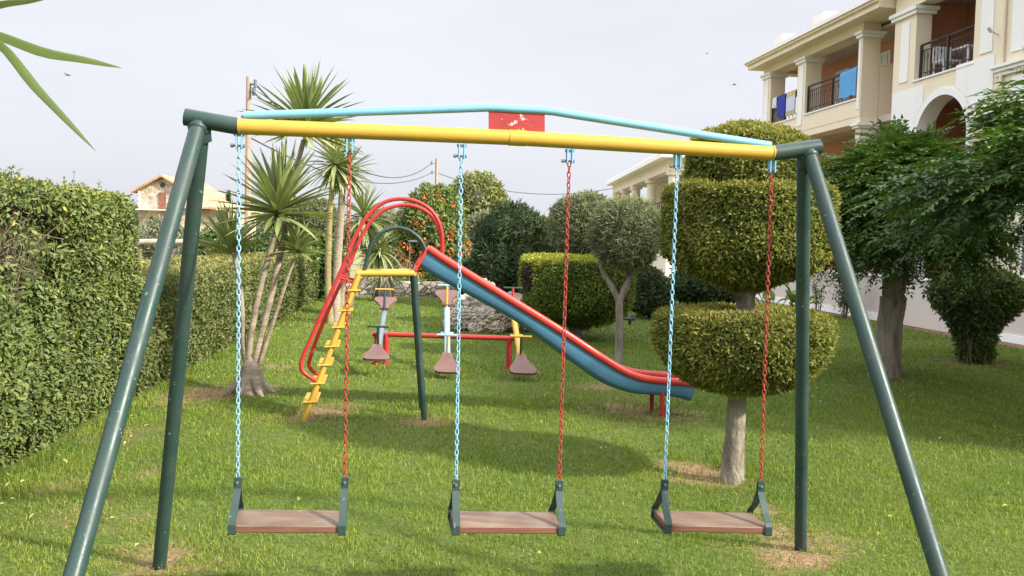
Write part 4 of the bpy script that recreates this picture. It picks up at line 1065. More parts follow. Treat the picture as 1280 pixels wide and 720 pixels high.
def sparse_shrub(label, base, H, Wd, ns, nl, mat, name='rose_bush', cat='bush', ln=.06, wd=.032, flowers=0, seed=0, group=None):
    t = thing(name, label, cat, base, group); r = random.Random(seed); b = MB(); bl = MB(); P = []
    for _ in range(ns):
        a = r.uniform(0, 6.28); s_ = r.uniform(.3, 1)
        e = base + A(math.cos(a) * Wd * s_, math.sin(a) * Wd * s_, H * r.uniform(.6, 1))
        pth = smooth_path([base + A(math.cos(a), math.sin(a), 0) * .05 - Z * .03, base + (e - base) * .5 + A(0, 0, H * .12), e], 10)
        b.tube(pth, np.linspace(.009, .003, 10), 5); P += [pth[i] for i in range(3, 10)]
    b.build('stem', MT['twig'], t)
    P = np.array(P); k = rng.integers(0, len(P), nl); p = P[k] + rng.normal(0, .07, (nl, 3)) * A(Wd / .4, Wd / .4, 1)
    p[:, 2] = np.maximum(p[:, 2], .04)
    bl.quads(leaves(p, rdir(nl) - Z * .2, unit(Z + rdir(nl) * .7), ln * rng.uniform(.7, 1.2, nl), wd, .2), 0, np.clip(rng.normal(.4, .2, nl), 0, .93))
    bl.build('foliage', mat, t)
    if flowers:
        bf = MB()
        for _ in range(flowers):
            c = P[r.randrange(len(P))] + Z * .05; n = 16
            bf.quads(leaves(np.tile(c, (n, 1)), rdir(n), rdir(n), .045, .04, .2), 0, rng.uniform(0, 1, n))
        bf.build('blossom', MT['rose'], t)
    return t
def onwall(px, py, tt):       # ground point in front of the hotel wall
    p = gr(px, py); k = (p - fO) @ fN; return p + fN * (tt - k)
sparse_shrub('rose bush with pale pink blooms by the hotel wall, right of the forked chinaberry', gr(1138, 404), 1.35, .40, 12, 1000, MT['shrub_leaf'], flowers=4, seed=2, group='rose bushes')
sparse_shrub('low straggly rose bush between the forked chinaberry and the clipped shrub', gr(1172, 408), .75, .34, 10, 520, MT['shrub_leaf'], seed=3, group='rose bushes')
sparse_shrub('rose bush against the hotel wall at the right edge of the lawn', gr(1271, 424), .85, .38, 11, 620, MT['shrub_leaf'], seed=4, group='rose bushes')
sparse_shrub('thin rose bush by the hotel wall behind the right rear frame leg', gr(1022, 392), .95, .30, 8, 380, MT['shrub_leaf'], seed=5, group='rose bushes')
sparse_shrub('dark arching shrub at the hotel wall, left of the forked chinaberry trunk', gr(1056, 398), 1.35, .5, 12, 1300, MT['shrub_leaf'], 'arching_shrub', 'shrub', .075, .034, 0, 6)

def banana(label, base, n, Ln, seed, lean=0):
    t = thing('broadleaf_plant', label, 'plant', base, 'broad leaved plants behind the topiary'); r = random.Random(seed); b = MB()
    for i in range(n):
        a = r.uniform(0, 6.28); elv = rad(r.uniform(35, 80)); o = base + A(r.uniform(-.12, .12), r.uniform(-.12, .12), r.uniform(.0, .1))
        d = A(math.cos(a) * math.cos(elv), math.sin(a) * math.cos(elv), math.sin(elv)); L_ = Ln * r.uniform(.65, 1.1)
        stem = o + d * L_ * .45; b.tube([o - Z * .04, stem], [.014, .010], 6, 0, False, True, .3)
        P = [stem]; dr = d.copy()
        for k in range(8): dr = unit(dr - Z * .16); P.append(P[-1] + dr * L_ * .6 / 8)
        P = np.array(P); T = unit(np.gradient(P, axis=0)); tt = np.linspace(0, 1, 9); wv = L_ * .30 * np.sin(math.pi * np.clip(tt * .94 + .04, 0, 1)) ** .7
        s0 = unit(np.cross(d, A(r.uniform(-.4, .4), r.uniform(-.4, .4), 1))); Lf, Rf = [], []
        for k in range(9):
            s = unit(s0 - T[k] * (s0 @ T[k])); nn = np.cross(s, T[k]); Lf.append(P[k] - s * wv[k] / 2 + nn * wv[k] * .15); Rf.append(P[k] + s * wv[k] / 2 + nn * wv[k] * .15)
        b.add(np.concatenate([P, Lf, Rf]), [(k, k + 1, 10 + k, 9 + k) for k in range(8)] + [(k + 1, k, 18 + k, 19 + k) for k in range(8)], 0, r.uniform(.1, 1), True)
    b.build('foliage', MT['banana_leaf'], t)
banana('broad leaved plant left of the topiary trunk, nearest the ball topiary', gr(842, 394), 11, .95, 1)
banana('small broad leaved plant behind the topiary, left of its trunk', gr(872, 390), 8, .75, 2)
banana('broad leaved plant right of the topiary trunk, before the hotel wall', gr(962, 394), 10, .95, 3)
banana('smaller broad leaved plant seen beside the right rear frame leg', gr(996, 396), 8, .8, 4)

# ------------------------------------------------------------------ background planting
def bush(name, label, cat, cpx, wpx, ytop, Y, mat, core, N, ln, wd, seed, nl=9, zbot=0., sq=.75, group=None, ybase=None, vb=.42, rough=1., trunk=None, tg=.2, partname='foliage', core_sc=.78, dp=.25):
    c = at(cpx, ytop, Y); H = c[2]; r = wpx * Y / FOC / 2; base = A(c[0], Y, 0)
    t = thing(name, label, cat, base, group); b = MB(); rs = np.random.default_rng(seed)
    lobes = [(A(0, 0, (H + zbot) / 2), r * .86, (H - zbot) / 2 * .92)]
    for i in range(nl):
        a = rs.uniform(0, 6.283); el_ = rs.uniform(-.6, 1.2); rr = rs.uniform(.38, .62)
        q = A(math.cos(a) * math.cos(el_) * r * .62, math.sin(a) * math.cos(el_) * r * .62, (H + zbot) / 2 + math.sin(el_) * (H - zbot) / 2 * .62)
        lobes.append((q, r * rr, (H - zbot) / 2 * rr))
    tot = sum(l[1] * (l[1] + l[2]) for l in lobes)
    for i, (q, lr, lz) in enumerate(lobes):
        n_ = int(N * lr * (lr + lz) / tot); d = rdir(n_); p = d * A(lr, lr, lz); nrm = unit(d / A(lr, lr, lz))
        p = p + q
        cloud(b, p, nrm, base, ln, wd, dp * lr, .14 * lr * rough, 3.2 / r, seed + i, .5, .25, vb=vb + rs.uniform(-.08, .08), vs=.2, topgain=tg)
        core_revolve(b, ball_prof(lr, lz, q[2], .9), base + A(q[0], q[1], 0), core_sc, 1, 16, .1 * lr, seed + i)
    V = b.V
    b.build(partname, [mat, core], t)
    if trunk:
        tb_ = trunk_mesh([base - Z * .05, base + A(.05, 0, zbot * .6), base + A(0, 0, zbot + (H - zbot) * .4)], [trunk, trunk * .8, trunk * .5], 10, .07, seed, 12); tb_.build('trunk', MT['bark_brown'], t)
    return t
bush('evergreen_bush', 'dark spreading conifer bush beside the clipped block topiary', 'bush', 647, 104, 262, 20.5, MT['conifer_leaf'], MT['core_green'], 26000, .16, .035, 71, 14, 0., vb=.45, rough=1.6)
bush('evergreen_bush', 'upper dark clipped bush left of the spreading conifer, standing tallest of its pair', 'bush', 622, 62, 279, 22.0, MT['conifer_leaf'], MT['core_green'], 9000, .12, .035, 72, 6, .2, vb=.4, rough=.4)
bush('evergreen_bush', 'low dark clipped bush at the foot of the spreading conifer, above the rock pile', 'bush', 603, 60, 322, 21.2, MT['conifer_leaf'], MT['core_green'], 8000, .12, .035, 73, 5, 0., vb=.45, rough=.4)
t = bush('flowering_vine', 'trumpet vine bush covered with orange flowers beyond the slide', 'vine', 541, 78, 240, 27.0, MT['vine_leaf'], MT['core_green'], 17000, .13, .07, 74, 12, .0, vb=.45)
b = MB(); c = at(541, 292, 27.0); Hh = at(541, 240, 27.)[2]
n = 120; d = rdir(n); p = A(c[0], 27.0, Hh / 2) + d * A(1.12, 1.12, Hh / 2 * 1.05); p[:, 2] += .1 * np.sin(p[:, 0] * 9)
k = np.repeat(np.arange(n), 9); pq = p[k] + rng.normal(0, .045, (len(k), 3))
b.quads(leaves(pq, rdir(len(k)) + A(0, -.5, 0), rdir(len(k)), .095, .055), 0, rng.uniform(0, 1, len(k))); b.build('blossoms', MT['blossom'], t)
bush('leafy_tree', 'pale green rounded tree behind the trumpet vine', 'tree', 593, 82, 222, 46, MT['pale_leaf'], MT['core_grey'], 14000, .22, .11, 75, 14, .6, vb=.5, trunk=.2, partname='crown')
bush('leafy_tree', 'lower grey green tree right of the pale rounded tree', 'tree', 612, 66, 268, 44, MT['olive_leaf'], MT['core_grey'], 9000, .2, .08, 76, 10, .3, trunk=.15, partname='crown')
bush('olive_shrub', 'small silvery shrub above the seesaw, left of the dark clipped bushes', 'shrub', 586, 36, 302, 30, MT['olive_leaf'], MT['core_grey'], 5000, .13, .05, 77, 6, 0)
bush('olive_tree', 'grey green olive tree behind the green hand loops', 'tree', 492, 84, 262, 31, MT['olive_leaf'], MT['core_grey'], 14000, .14, .045, 78, 12, .3, vb=.25, trunk=.2, partname='crown')
bush('olive_tree', 'pale olive tree between the stone house and the log rail', 'tree', 196, 66, 276, 30, MT['olive_leaf'], MT['core_grey'], 10000, .13, .045, 79, 9, .1, trunk=.15, partname='crown')
bush('dark_tree', 'broad dark tree far behind the tall yucca crowns', 'tree', 388, 90, 248, 40, MT['far_leaf'], MT['core_grey'], 13000, .24, .09, 80, 12, .5, vb=.4, trunk=.25, partname='crown')
bush('laurel_bush', 'dark leafy bush behind the left yucca stem, over the low hedge', 'bush', 272, 84, 286, 19, MT['shrub_leaf'], MT['core_green'], 11000, .10, .05, 81, 9, 0, vb=.35)
bush('laurel_bush', 'dark leafy bush behind the middle of the yucca clump, over the low hedge', 'bush', 345, 84, 284, 20, MT['shrub_leaf'], MT['core_green'], 11000, .10, .05, 82, 9, 0, vb=.35)
bush('laurel_bush', 'dark leafy bush between the yucca clump and the yellowish yucca stem', 'bush', 402, 70, 292, 21.5, MT['shrub_leaf'], MT['core_green'], 9000, .11, .05, 83, 8, 0, vb=.35)
bush('garden_shrub', 'low green shrub on the stone wall near the slide post', 'shrub', 505, 50, 340, 25.5, MT['vine_leaf'], MT['core_green'], 5000, .1, .05, 84, 6, 0)
bush('garden_shrub', 'round green shrub on the stone wall between slide post and chute', 'shrub', 552, 40, 338, 25.6, MT['vine_leaf'], MT['core_green'], 5000, .1, .05, 89, 6, 0)
bush('leafy_tree', 'pale tree seen between the spreading conifer and the ball topiaries', 'tree', 690, 70, 276, 38, MT['pale_leaf'], MT['core_grey'], 9000, .2, .1, 85, 10, .2, trunk=.15, partname='crown')
bush('garden_bush', 'dark bush behind the forked ball topiary stem', 'bush', 812, 60, 335, 18.5, MT['conifer_leaf'], MT['core_green'], 9000, .09, .045, 86, 8, 0, vb=.6)
bush('garden_bush', 'dark bush in the shade straight behind the topiary trunk', 'bush', 885, 90, 330, 19.5, MT['conifer_leaf'], MT['core_green'], 10000, .1, .05, 87, 8, 0, vb=.6)
bush('garden_bush', 'tall dark bush by the pale building, behind the tiered topiary', 'bush', 880, 80, 262, 30, MT['conifer_leaf'], MT['core_green'], 9000, .14, .06, 88, 8, 0, vb=.6)
bush('cypress_tree', 'tiny dark cypress right of the stone house roof', 'tree', 286, 6.5, 236, 78, MT['conifer_leaf'], MT['core_green'], 1500, .2, .1, 90, 2, 0)
# far-off wood reading as one mass along the horizon
b = MB()
for i in range(130):
    a = rad(rng.uniform(-44, 44)); D = rng.uniform(105, 150); c = A(math.sin(a) * D, math.cos(a) * D, 0); h = rng.uniform(2.6, 4.6); r_ = rng.uniform(3, 6)
    d = rdir(260); p = d * A(r_, r_, h / 2) + A(0, 0, h / 2)
    cloud(b, p, d, c, .9, .5, .5, .5, .8, i, .4, .2, vb=.4)
    core_revolve(b, ball_prof(r_, h / 2, h / 2, .9), c, .85, 1, 12, .3, i)
w_ = stuff(b.build('distant_woods', [MT['far_leaf'], MT['core_grey']])); tag(w_, 'far off belt of trees along the horizon', 'woods')

# ------------------------------------------------------------------ stone wall, rocks, small things
wl, wr = gr(330, 371), gr(665, 373); wl[1] = wr[1] = 23.6; wl[0] = at(330, 371, 23.6)[0]; wr[0] = at(690, 371, 23.6)[0]
b = MB(); G = []; n = 90
for i in range(n):
    x = wl[0] + (wr[0] - wl[0]) * i / (n - 1); row = []
    for (dy, z) in ((0, -.1), (0, .1), (.01, .22), (.02, .33), (.08, .40), (.3, .41), (.42, .36), (.45, 0)):
        q = A(x, 23.6 + dy, z); q = q + A(0, -.045, .03 if z > .3 else 0) * lump(np.array([q * A(1, 1, 2)]), 6, 91)[0]; row.append(q)
    G.append(row)
b.grid(G, 0, True); b.add(G[0], [tuple(range(8))]); b.add(G[-1], [tuple(range(8))[::-1]])
o = b.build('stone_wall', MT['wall_stone'], None, A((wl[0] + wr[0]) / 2, 23.6, 0)); tag(o, 'low dry stone garden wall at the far end of the lawn', 'wall')
import bmesh
def rock(c, r, seed, label):
    bm = bmesh.new(); bmesh.ops.create_icosphere(bm, subdivisions=5, radius=1)
    P = np.array([v.co[:] for v in bm.verts]); F = [[v.index for v in f.verts] for f in bm.faces]; bm.free()
    s = np.asarray(r) * np.random.default_rng(seed).uniform(.85, 1.15, 3)
    # ridged, pitted surface
    d = 1.05 + .20 * lump(P, 2.2, seed) - .30 * (1 - np.abs(lump(P, 4.5, seed + 1))) ** 3 + .10 * np.abs(lump(P, 9, seed + 2)) - .30 * np.clip(lump(P, 6.5, seed + 3) - .3, 0, 1) + .04 * lump(P, 22, seed + 4)
    V = P * d[:, None] * s + c; V[:, 2] = np.maximum(V[:, 2], -.06)
    b = MB(); b.idx(V, F, 0, None, False); o = b.build('boulder', MT['rock'], None, A(c[0], c[1], 0)); return tag(o, label, 'boulder', 'boulders of the rock pile')
rb = 15.2
RL = [((579, 398), .24, 'large pale pitted boulder at the left foot of the rock pile, beside the blue chain', 0), ((607, 402), .25, 'honeycombed boulder at the front foot of the rock pile, left of centre', -.12),
      ((636, 400), .25, 'rough pale boulder at the front foot of the rock pile, right of centre', -.05), ((655, 402), .20, 'rounded grey boulder at the right foot of the rock pile by the yellow plank', .05),
      ((567, 404), .15, 'small boulder at the outer left foot of the rock pile', -.1), ((590, 378), .23, 'pale boulder on the left shoulder of the rock pile', .15), ((616, 380), .25, 'knobbly boulder in the middle of the rock pile under the chute', .12),
      ((604, 366), .21, 'ochre stained boulder at the top of the rock pile', .3), ((638, 383), .22, 'boulder on the right shoulder of the rock pile just under the chute', .2), ((575, 383), .17, 'narrow boulder at the left back of the rock pile', .3),
      ((622, 410), .13, 'small stone lying before the middle of the rock pile', -.32), ((594, 411), .11, 'smallest stone lying before the left of the rock pile', -.35)]
for i, ((px, py), r, lb, dy) in enumerate(RL):
    c = at(px, py, rb + dy); rock(c, A(r * 1.12, r, r * .95), 200 + 7 * i, lb)
# weathered log rail beyond the hedge
Yf = 17.5; t = thing('rail_fence', 'weathered log rail fence behind the low hedge, below the stone house', 'fence', A(at(206, 330, Yf)[0], Yf, 0))
b = MB(); b.tube(smooth_path([at(150, 304, Yf), at(192, 302, Yf), at(244, 303, Yf)], 10), .055, 10, 0, True, True, None, .08); b.build('rail', MT['log'], t)
for px in (173, 214, 243):
    q = at(px, 303, Yf); b = MB(); b.tube([A(q[0], Yf + .06, -.05), A(q[0], Yf + .06, q[2] + .05)], .045, 8, 0, True, True, None, .06); b.build('post', MT['bark_brown'], t)
b = MB(); b.tube([at(150, 314, Yf), at(244, 315, Yf)], .008, 6); b.build('fence_wire', MT['wire'], t)
def lamp(px, pyb, pyt, Y, label, bent):
    base = A(at(px, pyb, Y)[0], Y, 0); top = at(px, pyt, Y); t = thing('garden_lamp', label, 'garden lamp', base, 'garden lamps')
    b = MB(); b.tube([base - Z * .04, A(base[0], Y, top[2])], .018 if not bent else .03, 8); b.build('post', MT['door_brown'], t)
    b = MB(); h = A(base[0], Y, top[2])
    if bent: b.tube([h - Z * .02, h + Z * .02], .11, 12); b.tube([h + Z * .02, h + Z * .07], [.07, .02], 12)
    else: b.box(h + A(.08, 0, .01), (.24, .08, .05), None, 0, .008)
    b.build('lamp_head', MT['black_metal'] if bent else MT['grey_paint'], t)
lamp(511, 372, 302, 24.3, 'thin tall garden lamp on a rusty post before the trumpet vine', False)
lamp(787, 412, 399, 17.0, 'small low garden lamp on the lawn right of the forked stem', True)

# ------------------------------------------------------------------ stone house far left
HY = 72.0
def hs_(px, py, dy=0): return at(px, py, HY + dy)
hx0, hx1 = hs_(174, 240)[0], hs_(233, 240)[0]; zeav = hs_(175, 236)[2]; zap = hs_(204, 223)[2]; hxm = hs_(204, 223)[0]
t = thing('stone_house', 'two storey stone house with pale tiled roof on the left horizon', 'house', A(hxm, HY, 0))
b = MB(); prof = [A(hx0, HY, 0), A(hx1, HY, 0), A(hx1, HY, zeav), A(hxm, HY, zap), A(hx0, HY, zeav)]; b.prism(prof, A(0, 9, 0))
xr = hs_(283, 262)[0]; zl = hs_(260, 262)[2]
b.box(A((hx1 + xr) / 2, HY + 4.5, zl / 2), (xr - hx1 - .1, 8, zl))
xl = hs_(168, 262)[0]; zs = hs_(168, 261)[2]; b.box(A((hx0 + xl) / 2 + .2, HY + 3.4, zs / 2), (hx0 - xl, 5, zs))
b.build('wall', MT['house_stone'], t)
b = MB(); oh = .5
for (xa, xb, za, zb_) in ((hx0 - oh, hxm, zeav - .35, zap + .12), (hxm, hx1 + oh, zap + .12, zeav - .35)):
    b.prism([A(xa, HY - .5, za), A(xb, HY - .5, zb_), A(xb, HY - .5, zb_ + .16), A(xa, HY - .5, za + .16)], A(0, 10, 0))
b.build('roof', MT['roof_tile'], t)
b = MB(); xr2 = hs_(288, 268)[0]; zr = hs_(240, 236)[2]; zlow = zl
pk0, pk1 = A(hx1 - .5, HY + 5, zr + .6), hs_(262, 243, 5)
e0, e1, e2 = A(hx1 - .2, HY - .4, zlow + .05), A(xr2, HY - .4, zlow + .05), A(xr2, HY + 9, zlow + .05)
b.prism([e0, e1, pk1, pk0], A(0, 0, .15)); b.add([e1, e2, pk1], [(0, 1, 2)]); b.build('roof', MT['roof_tile'], t)
b = MB(); b.prism([A(xl - .4, HY + .4, zs - .1), A(hx0, HY + .4, zs + .5), A(hx0, HY + 6, zs + .5), A(xl - .4, HY + 6, zs - .1)], A(0, 0, .14)); b.build('roof', MT['roof_tile'], t)
def hrect(name, px0, px1, y0, y1, mat, out_=.03, th=.1):
    a, c = hs_(px0, y0), hs_(px1, y1); b = MB(); b.box(A((a[0] + c[0]) / 2, HY - out_, (a[2] + c[2]) / 2), (abs(c[0] - a[0]), th, abs(a[2] - c[2]))); return b.build(name, mat, t)
hrect('shutter', 199, 207.5, 240.5, 261, MT['door_brown']); hrect('shutter', 198.5, 206, 271, 284, MT['door_brown'])
hrect('balcony_slab', 171, 214, 261.5, 263.5, MT['white'], .5, 1.1)
hrect('window', 188, 192, 271, 279, MT['glass'], .02)
b = MB(); c = hs_(203.5, 231); b.tube([A(c[0], HY - .05, c[2]), A(c[0], HY + .1, c[2])], .22, 14); b.build('vent', MT['glass'], t)
hrect('quoin', 173, 175, 238, 262, MT['white'], .02, .12)

# ------------------------------------------------------------------ utility poles and wires
def upole(px, pyt, Y, r, label, arms):
    base = A(at(px - 1.5, 300, Y)[0], Y, 0); top = at(px, pyt, Y); t = thing('utility_pole', label, 'utility pole', base, 'wooden utility poles')
    trunk_mesh([base - Z * .1, (base + top) / 2, top], [r * 1.2, r, r * .82], 12, .03, int(px), 14).build('pole', MT['pole_wood'], t)
    for (dz, s) in arms:
        b = MB(); c = top - Z * dz; b.tube([c, c + A(s, -.1, 0)], .03, 6); b.tube([c + A(s, -.1, -.12), c + A(s, -.1, .14)], .06, 8); b.build('insulator', MT['grey_paint'], t)
    return top
pA = upole(311, 96, 29, .10, 'tall weathered utility pole rising behind the blue and yellow bars at left', [(.25, .25), (.5, .2)])
pB = upole(546, 198, 62, .12, 'distant utility pole above the orange trumpet vine', [(.35, -.35), (1.0, -.3)])
def wire(p, q, sag, label, r=.012, ext=0):
    q2 = [p + (q - p) * s - Z * sag * 4 * s * (1 - s) for s in np.linspace(0, 1, 28)]
    b = MB(); b.tube(q2, r, 6); o = b.build('power_line', MT['wire'], None, (p + q) / 2); tag(o, label, 'cable', 'overhead cables')
wire(pA - Z * .25 + A(.25, -.1, 0), pB - Z * .35 + A(-.35, -.1, 0), 1.9, 'sagging upper cable from the tall pole to the distant pole', .03)
wire(pA - Z * 2.0 + A(.1, 0, 0), pB - Z * 1.0 + A(-.3, -.1, 0), 1.1, 'lower cable dipping from the tall pole to the distant pole', .026)
wire(pB - Z * 1.0, at(768, 235, 62), .9, 'cable running from the distant pole to the pale building', .026)
wire(pA - Z * .5 + A(.2, -.1, 0), at(341, 128, 27.0), .1, 'short frayed cable end hanging off the tall pole', .03)
def bird(px, py, Y, s, label):
    c = at(px, py, Y); b = MB()
    b.tube([c + A(-.11, 0, .01) * s, c + A(-.05, 0, 0) * s, c + A(.05, 0, 0) * s, c + A(.10, 0, .01) * s, c + A(.15, 0, .0) * s], [.008 * s, .028 * s, .034 * s, .024 * s, .004 * s], 8)
    for sg in (-1, 1):
        b.prism([c + A(.05, .02 * sg, .015) * s, c + A(-.03, .02 * sg, .015) * s, c + A(-.12, .24 * sg, .06) * s, c + A(-.04, .16 * sg, .055) * s], A(0, 0, .008) * s)
    b.prism([c + A(-.09, -.01, 0) * s, c + A(-.09, .01, 0) * s, c + A(-.22, .05, .0) * s, c + A(-.17, 0, 0) * s, c + A(-.22, -.05, 0) * s], A(0, 0, .006) * s)
    o = b.build('bird', MT['bird'], None, c); tag(o, label, 'bird', 'small birds in flight')
bird(85, 94, 34, .75, 'tiny dark bird flying at left above the hedge'); bird(918, 106, 40, .7, 'tiny dark bird flying left of the hotel balconies'); bird(884, 67, 45, .5, 'tiniest bird high in the sky left of the hotel roof')

# ------------------------------------------------------------------ pale building in the distance
Yn, Yfr = 40.0, 60.0
Xb = at(766, 232, Yfr)[0]; Xb2 = at(837, 195, Yn)[0]
t = thing('pale_building', 'pale cream building with columned top terrace beyond the ball topiaries', 'building', A(Xb, (Yn + Yfr) / 2, 0))
ze = at(766, 232, Yfr)[2]; zn = at(837, 197, Yn)[2]; ze = (ze + zn) / 2
dirB = unit(A(Xb - Xb2, Yfr - Yn, 0)); nB = A(-dirB[1], dirB[0], 0)
nB = nB if nB[0] < 0 else -nB; oB = A(Xb2, Yn, 0); LB = math.hypot(Xb - Xb2, Yfr - Yn)
def pb(b, s0, s1, t0, t1, z0, z1, m=0): b.box(oB + dirB * (s0 + s1) / 2 + nB * (t0 + t1) / 2 + Z * (z0 + z1) / 2, (abs(s1 - s0), abs(t1 - t0), abs(z1 - z0)), (dirB, nB, Z), m)
b = MB(); pb(b, -.5, LB + .5, -7, .45, ze, ze + .22); pb(b, -.4, LB + .4, -6.9, .35, ze + .22, ze + .34); b.build('roof_slab', MT['white'], t)
b = MB(); pb(b, 0, LB, -.45, 0, ze - .55, ze); pb(b, -.02, .4, -7, -.45, ze - .55, ze); b.build('beam', MT['pale_wall'], t)
zf = ze - 2.9
b = MB(); pb(b, 0, LB, -6.5, 0, 0, zf); pb(b, 0, LB, -6.5, -2.6, zf, ze - .01); b.build('wall', MT['pale_wall'], t)
for s in (.35, 6.2, 11.5, 15.8, LB - .4):
    b = MB(); c = oB + dirB * s + nB * -.3
    b.tube([c + Z * zf, c + Z * (zf + .12), c + Z * (zf + .13), c + Z * (ze - .75), c + Z * (ze - .74), c + Z * (ze - .55)], [.36, .36, .27, .25, .36, .38], 16, smooth=False); b.build('column', MT['pale_wall'], t)
b = MB(); c0_, c1_ = oB + dirB * .5 + nB * -.15, oB + dirB * 11 + nB * -.15
for z in (.12, 1.0): b.tube([c0_ + Z * (zf + z), c1_ + Z * (zf + z)], .03, 6)
for s in np.arange(0, 10.6, .5): b.tube([c0_ + dirB * s + Z * zf, c0_ + dirB * s + Z * (zf + 1)], .02, 6)
b.build('railing', MT['black_metal'], t)
b = MB()
for s in np.arange(1, LB - 1, 2.2): pb(b, s, s + .25, -2.6, -.46, ze - .16, ze - .012)
b.build('ceiling_beam', MT['white'], t)

# ------------------------------------------------------------------ hotel on the right
hotel = thing('hotel_building', 'cream and salmon two storey hotel with balconies and white arch on the right', 'building', fO)
def hp(s, tt, z): return fO + fA * s + fN * tt + Z * z
def hb(b, s0, s1, t0, t1, z0, z1, m=0, bev=0): b.box(hp((s0 + s1) / 2, (t0 + t1) / 2, (z0 + z1) / 2), (abs(s1 - s0), abs(t1 - t0), abs(z1 - z0)), (fA, fN, Z), m, bev)
S_END = -11.7
# --- section with loggias (far part)
b = MB()
hb(b, 4.62, 11.75, -9, -1.31, 0, 4.6); hb(b, 4.62, 11.75, -9, -1.3, 4.6, 6.9)
b.build('back_wall', MT['salmon'], hotel)
b = MB()
hb(b, 4.62, 11.75, -1.305, -.46, 4.63, 4.785); b.build('balcony_floor', MT['ceiling'], hotel)
b = MB(); hb(b, 6.12, 8.9, -.16, 0, 4.79, 5.20); hb(b, 9.4, 11.2, -.16, 0, 4.79, 5.20); hb(b, 5.93, 6.12, -1.295, -.46, 4.79, 6.02); hb(b, 11.55, 11.75, -1.295, -.5, 4.79, 5.2)
b.build('parapet', MT['cream'], hotel)
b = MB(); hb(b, 6.12, 8.9, -.19, .03, 5.20, 5.235); hb(b, 9.4, 11.2, -.19, .03, 5.20, 5.235); hb(b, 5.9, 6.15, -1.29, -.46, 6.02, 6.05); b.build('coping', MT['white'], hotel)
for s0, s1 in ((11.2, 11.75), (8.9, 9.4), (5.93, 6.12)):
    b = MB(); hb(b, s0, s1, -.45, 0, 4.79, 6.66); c_ = b.build('column', MT['cream'], hotel)
    b = MB(); hb(b, s0 + (s1 - s0) * .25, s1 - (s1 - s0) * .2, .002, .02, 4.95, 6.60); b.build('pilaster_panel', MT['white'], c_)
    b = MB(); hb(b, s0 - .05, s1 + .05, -.50, .05, 6.66, 6.74); hb(b, s0 - .09, s1 + .09, -.54, .09, 6.74, 6.80); b.build('capital', MT['white'], c_)
    b = MB(); hb(b, s0, s1, -.45, -.01, 0, 4.5); c_ = b.build('column', MT['cream'], hotel)
    b = MB(); hb(b, s0 - .05, s1 + .05, -.50, .05, 4.5, 4.56); hb(b, s0 - .09, s1 + .09, -.54, .09, 4.56, 4.62); b.build('capital', MT['white'], c_)
b = MB(); hb(b, 5.93, 11.75, -.45, -.01, 4.62, 4.788); hb(b, 5.93, 11.75, -.45, 0, 6.80, 7.0); hb(b, 11.3, 11.75, -3.5, -.46, 6.80, 7.0); b.build('beam', MT['cream'], hotel)
b = MB(); hb(b, 4.64, 11.75, -1.295, -.46, 6.86, 6.92); b.build('soffit', MT['ceiling'], hotel)
b = MB(); hb(b, 4.6, 12.1, -9.2, .38, 7.0, 7.13); hb(b, 4.6, 12.16, -9.2, .45, 7.13, 7.19); b.build('eave', MT['cream'], hotel)
b = MB(); hb(b, 4.6, 12.2, -9.2, .50, 7.19, 7.30); b.build('gutter', MT['white'], hotel)
b = MB(); rp = [hp(4.6, .5, 7.3), hp(12.2, .5, 7.3), hp(12.2, -9.2, 7.3), hp(4.6, -9.2, 7.3)]; rt = [hp(4.6, -3.5, 8.1), hp(9, -3.5, 8.1), hp(9, -5.5, 8.1), hp(4.6, -5.5, 8.1)]
b.add(rp + rt, [(0, 1, 5, 4), (1, 2, 6, 5), (2, 3, 7, 6), (4, 5, 6, 7), (0, 4, 7, 3)]); b.build('roof', MT['roof_tile'], hotel)
for s0, s1, z1 in ((11.15, 11.75, 7.95), (8.6, 9.3, 7.95), (5.4, 6.5, 8.2)):
    b = MB(); hb(b, s0, s1, -1.3, -.3, 7.25, z1); b.build('parapet_block', MT['white'], hotel)
# doors / shuttered windows on the salmon wall
for s0, s1, z0, z1 in ((9.0, 9.6, 4.82, 6.5), (6.95, 7.45, 5.35, 6.55)):
    b = MB(); hb(b, s0 - .07, s1 + .07, -1.295, -1.25, z0, z1 + .07); f_ = b.build('window', MT['white'], hotel)
    b = MB(); hb(b, s0, (s0 + s1) / 2 - .02, -1.248, -1.22, z0 + .05, z1); hb(b, (s0 + s1) / 2 + .02, s1, -1.248, -1.22, z0 + .05, z1); b.build('shutter', MT['shutter'], f_)
# --- section with the arch
b = MB(); T_ = -.35; sc0, zc0, Ri, Ro = 2.66, 3.9, .86, 1.0
hb(b, 3.56, 4.55, T_, 0, 0, 5.2); hb(b, S_END, 1.76, T_, 0, 0, 7.4)
hb(b, 3.72, 4.55, T_, 0, 5.2, 7.4); hb(b, 1.76, 3.72, T_, 0, 6.85, 7.4)
hb(b, 1.76, sc0 - Ri, T_, -.001, 0, zc0) if sc0 - Ri > 1.76 else None
hb(b, 4.45, 4.55, -1.6, T_, 0, 7.39)
hb(b, S_END, S_END + .3, -9, T_, 0, 7.4)
arc = [(sc0 + Ri * math.cos(a), zc0 + Ri * math.sin(a)) for a in np.linspace(0, math.pi, 25)]
for (s0, z0), (s1, z1) in zip(arc[:-1], arc[1:]):
    b.add([hp(s0, 0, z0), hp(s1, 0, z1), hp(s1, 0, 5.2), hp(s0, 0, 5.2), hp(s0, T_, z0), hp(s1, T_, z1), hp(s1, T_, 5.2), hp(s0, T_, 5.2)], [(0, 1, 2, 3), (4, 7, 6, 5), (0, 4, 5, 1), (3, 2, 6, 7)])
hb(b, sc0 + Ri, 3.56, T_, -.001, zc0, 5.2); hb(b, 1.76, sc0 - Ri, T_, -.001, zc0, 5.2)
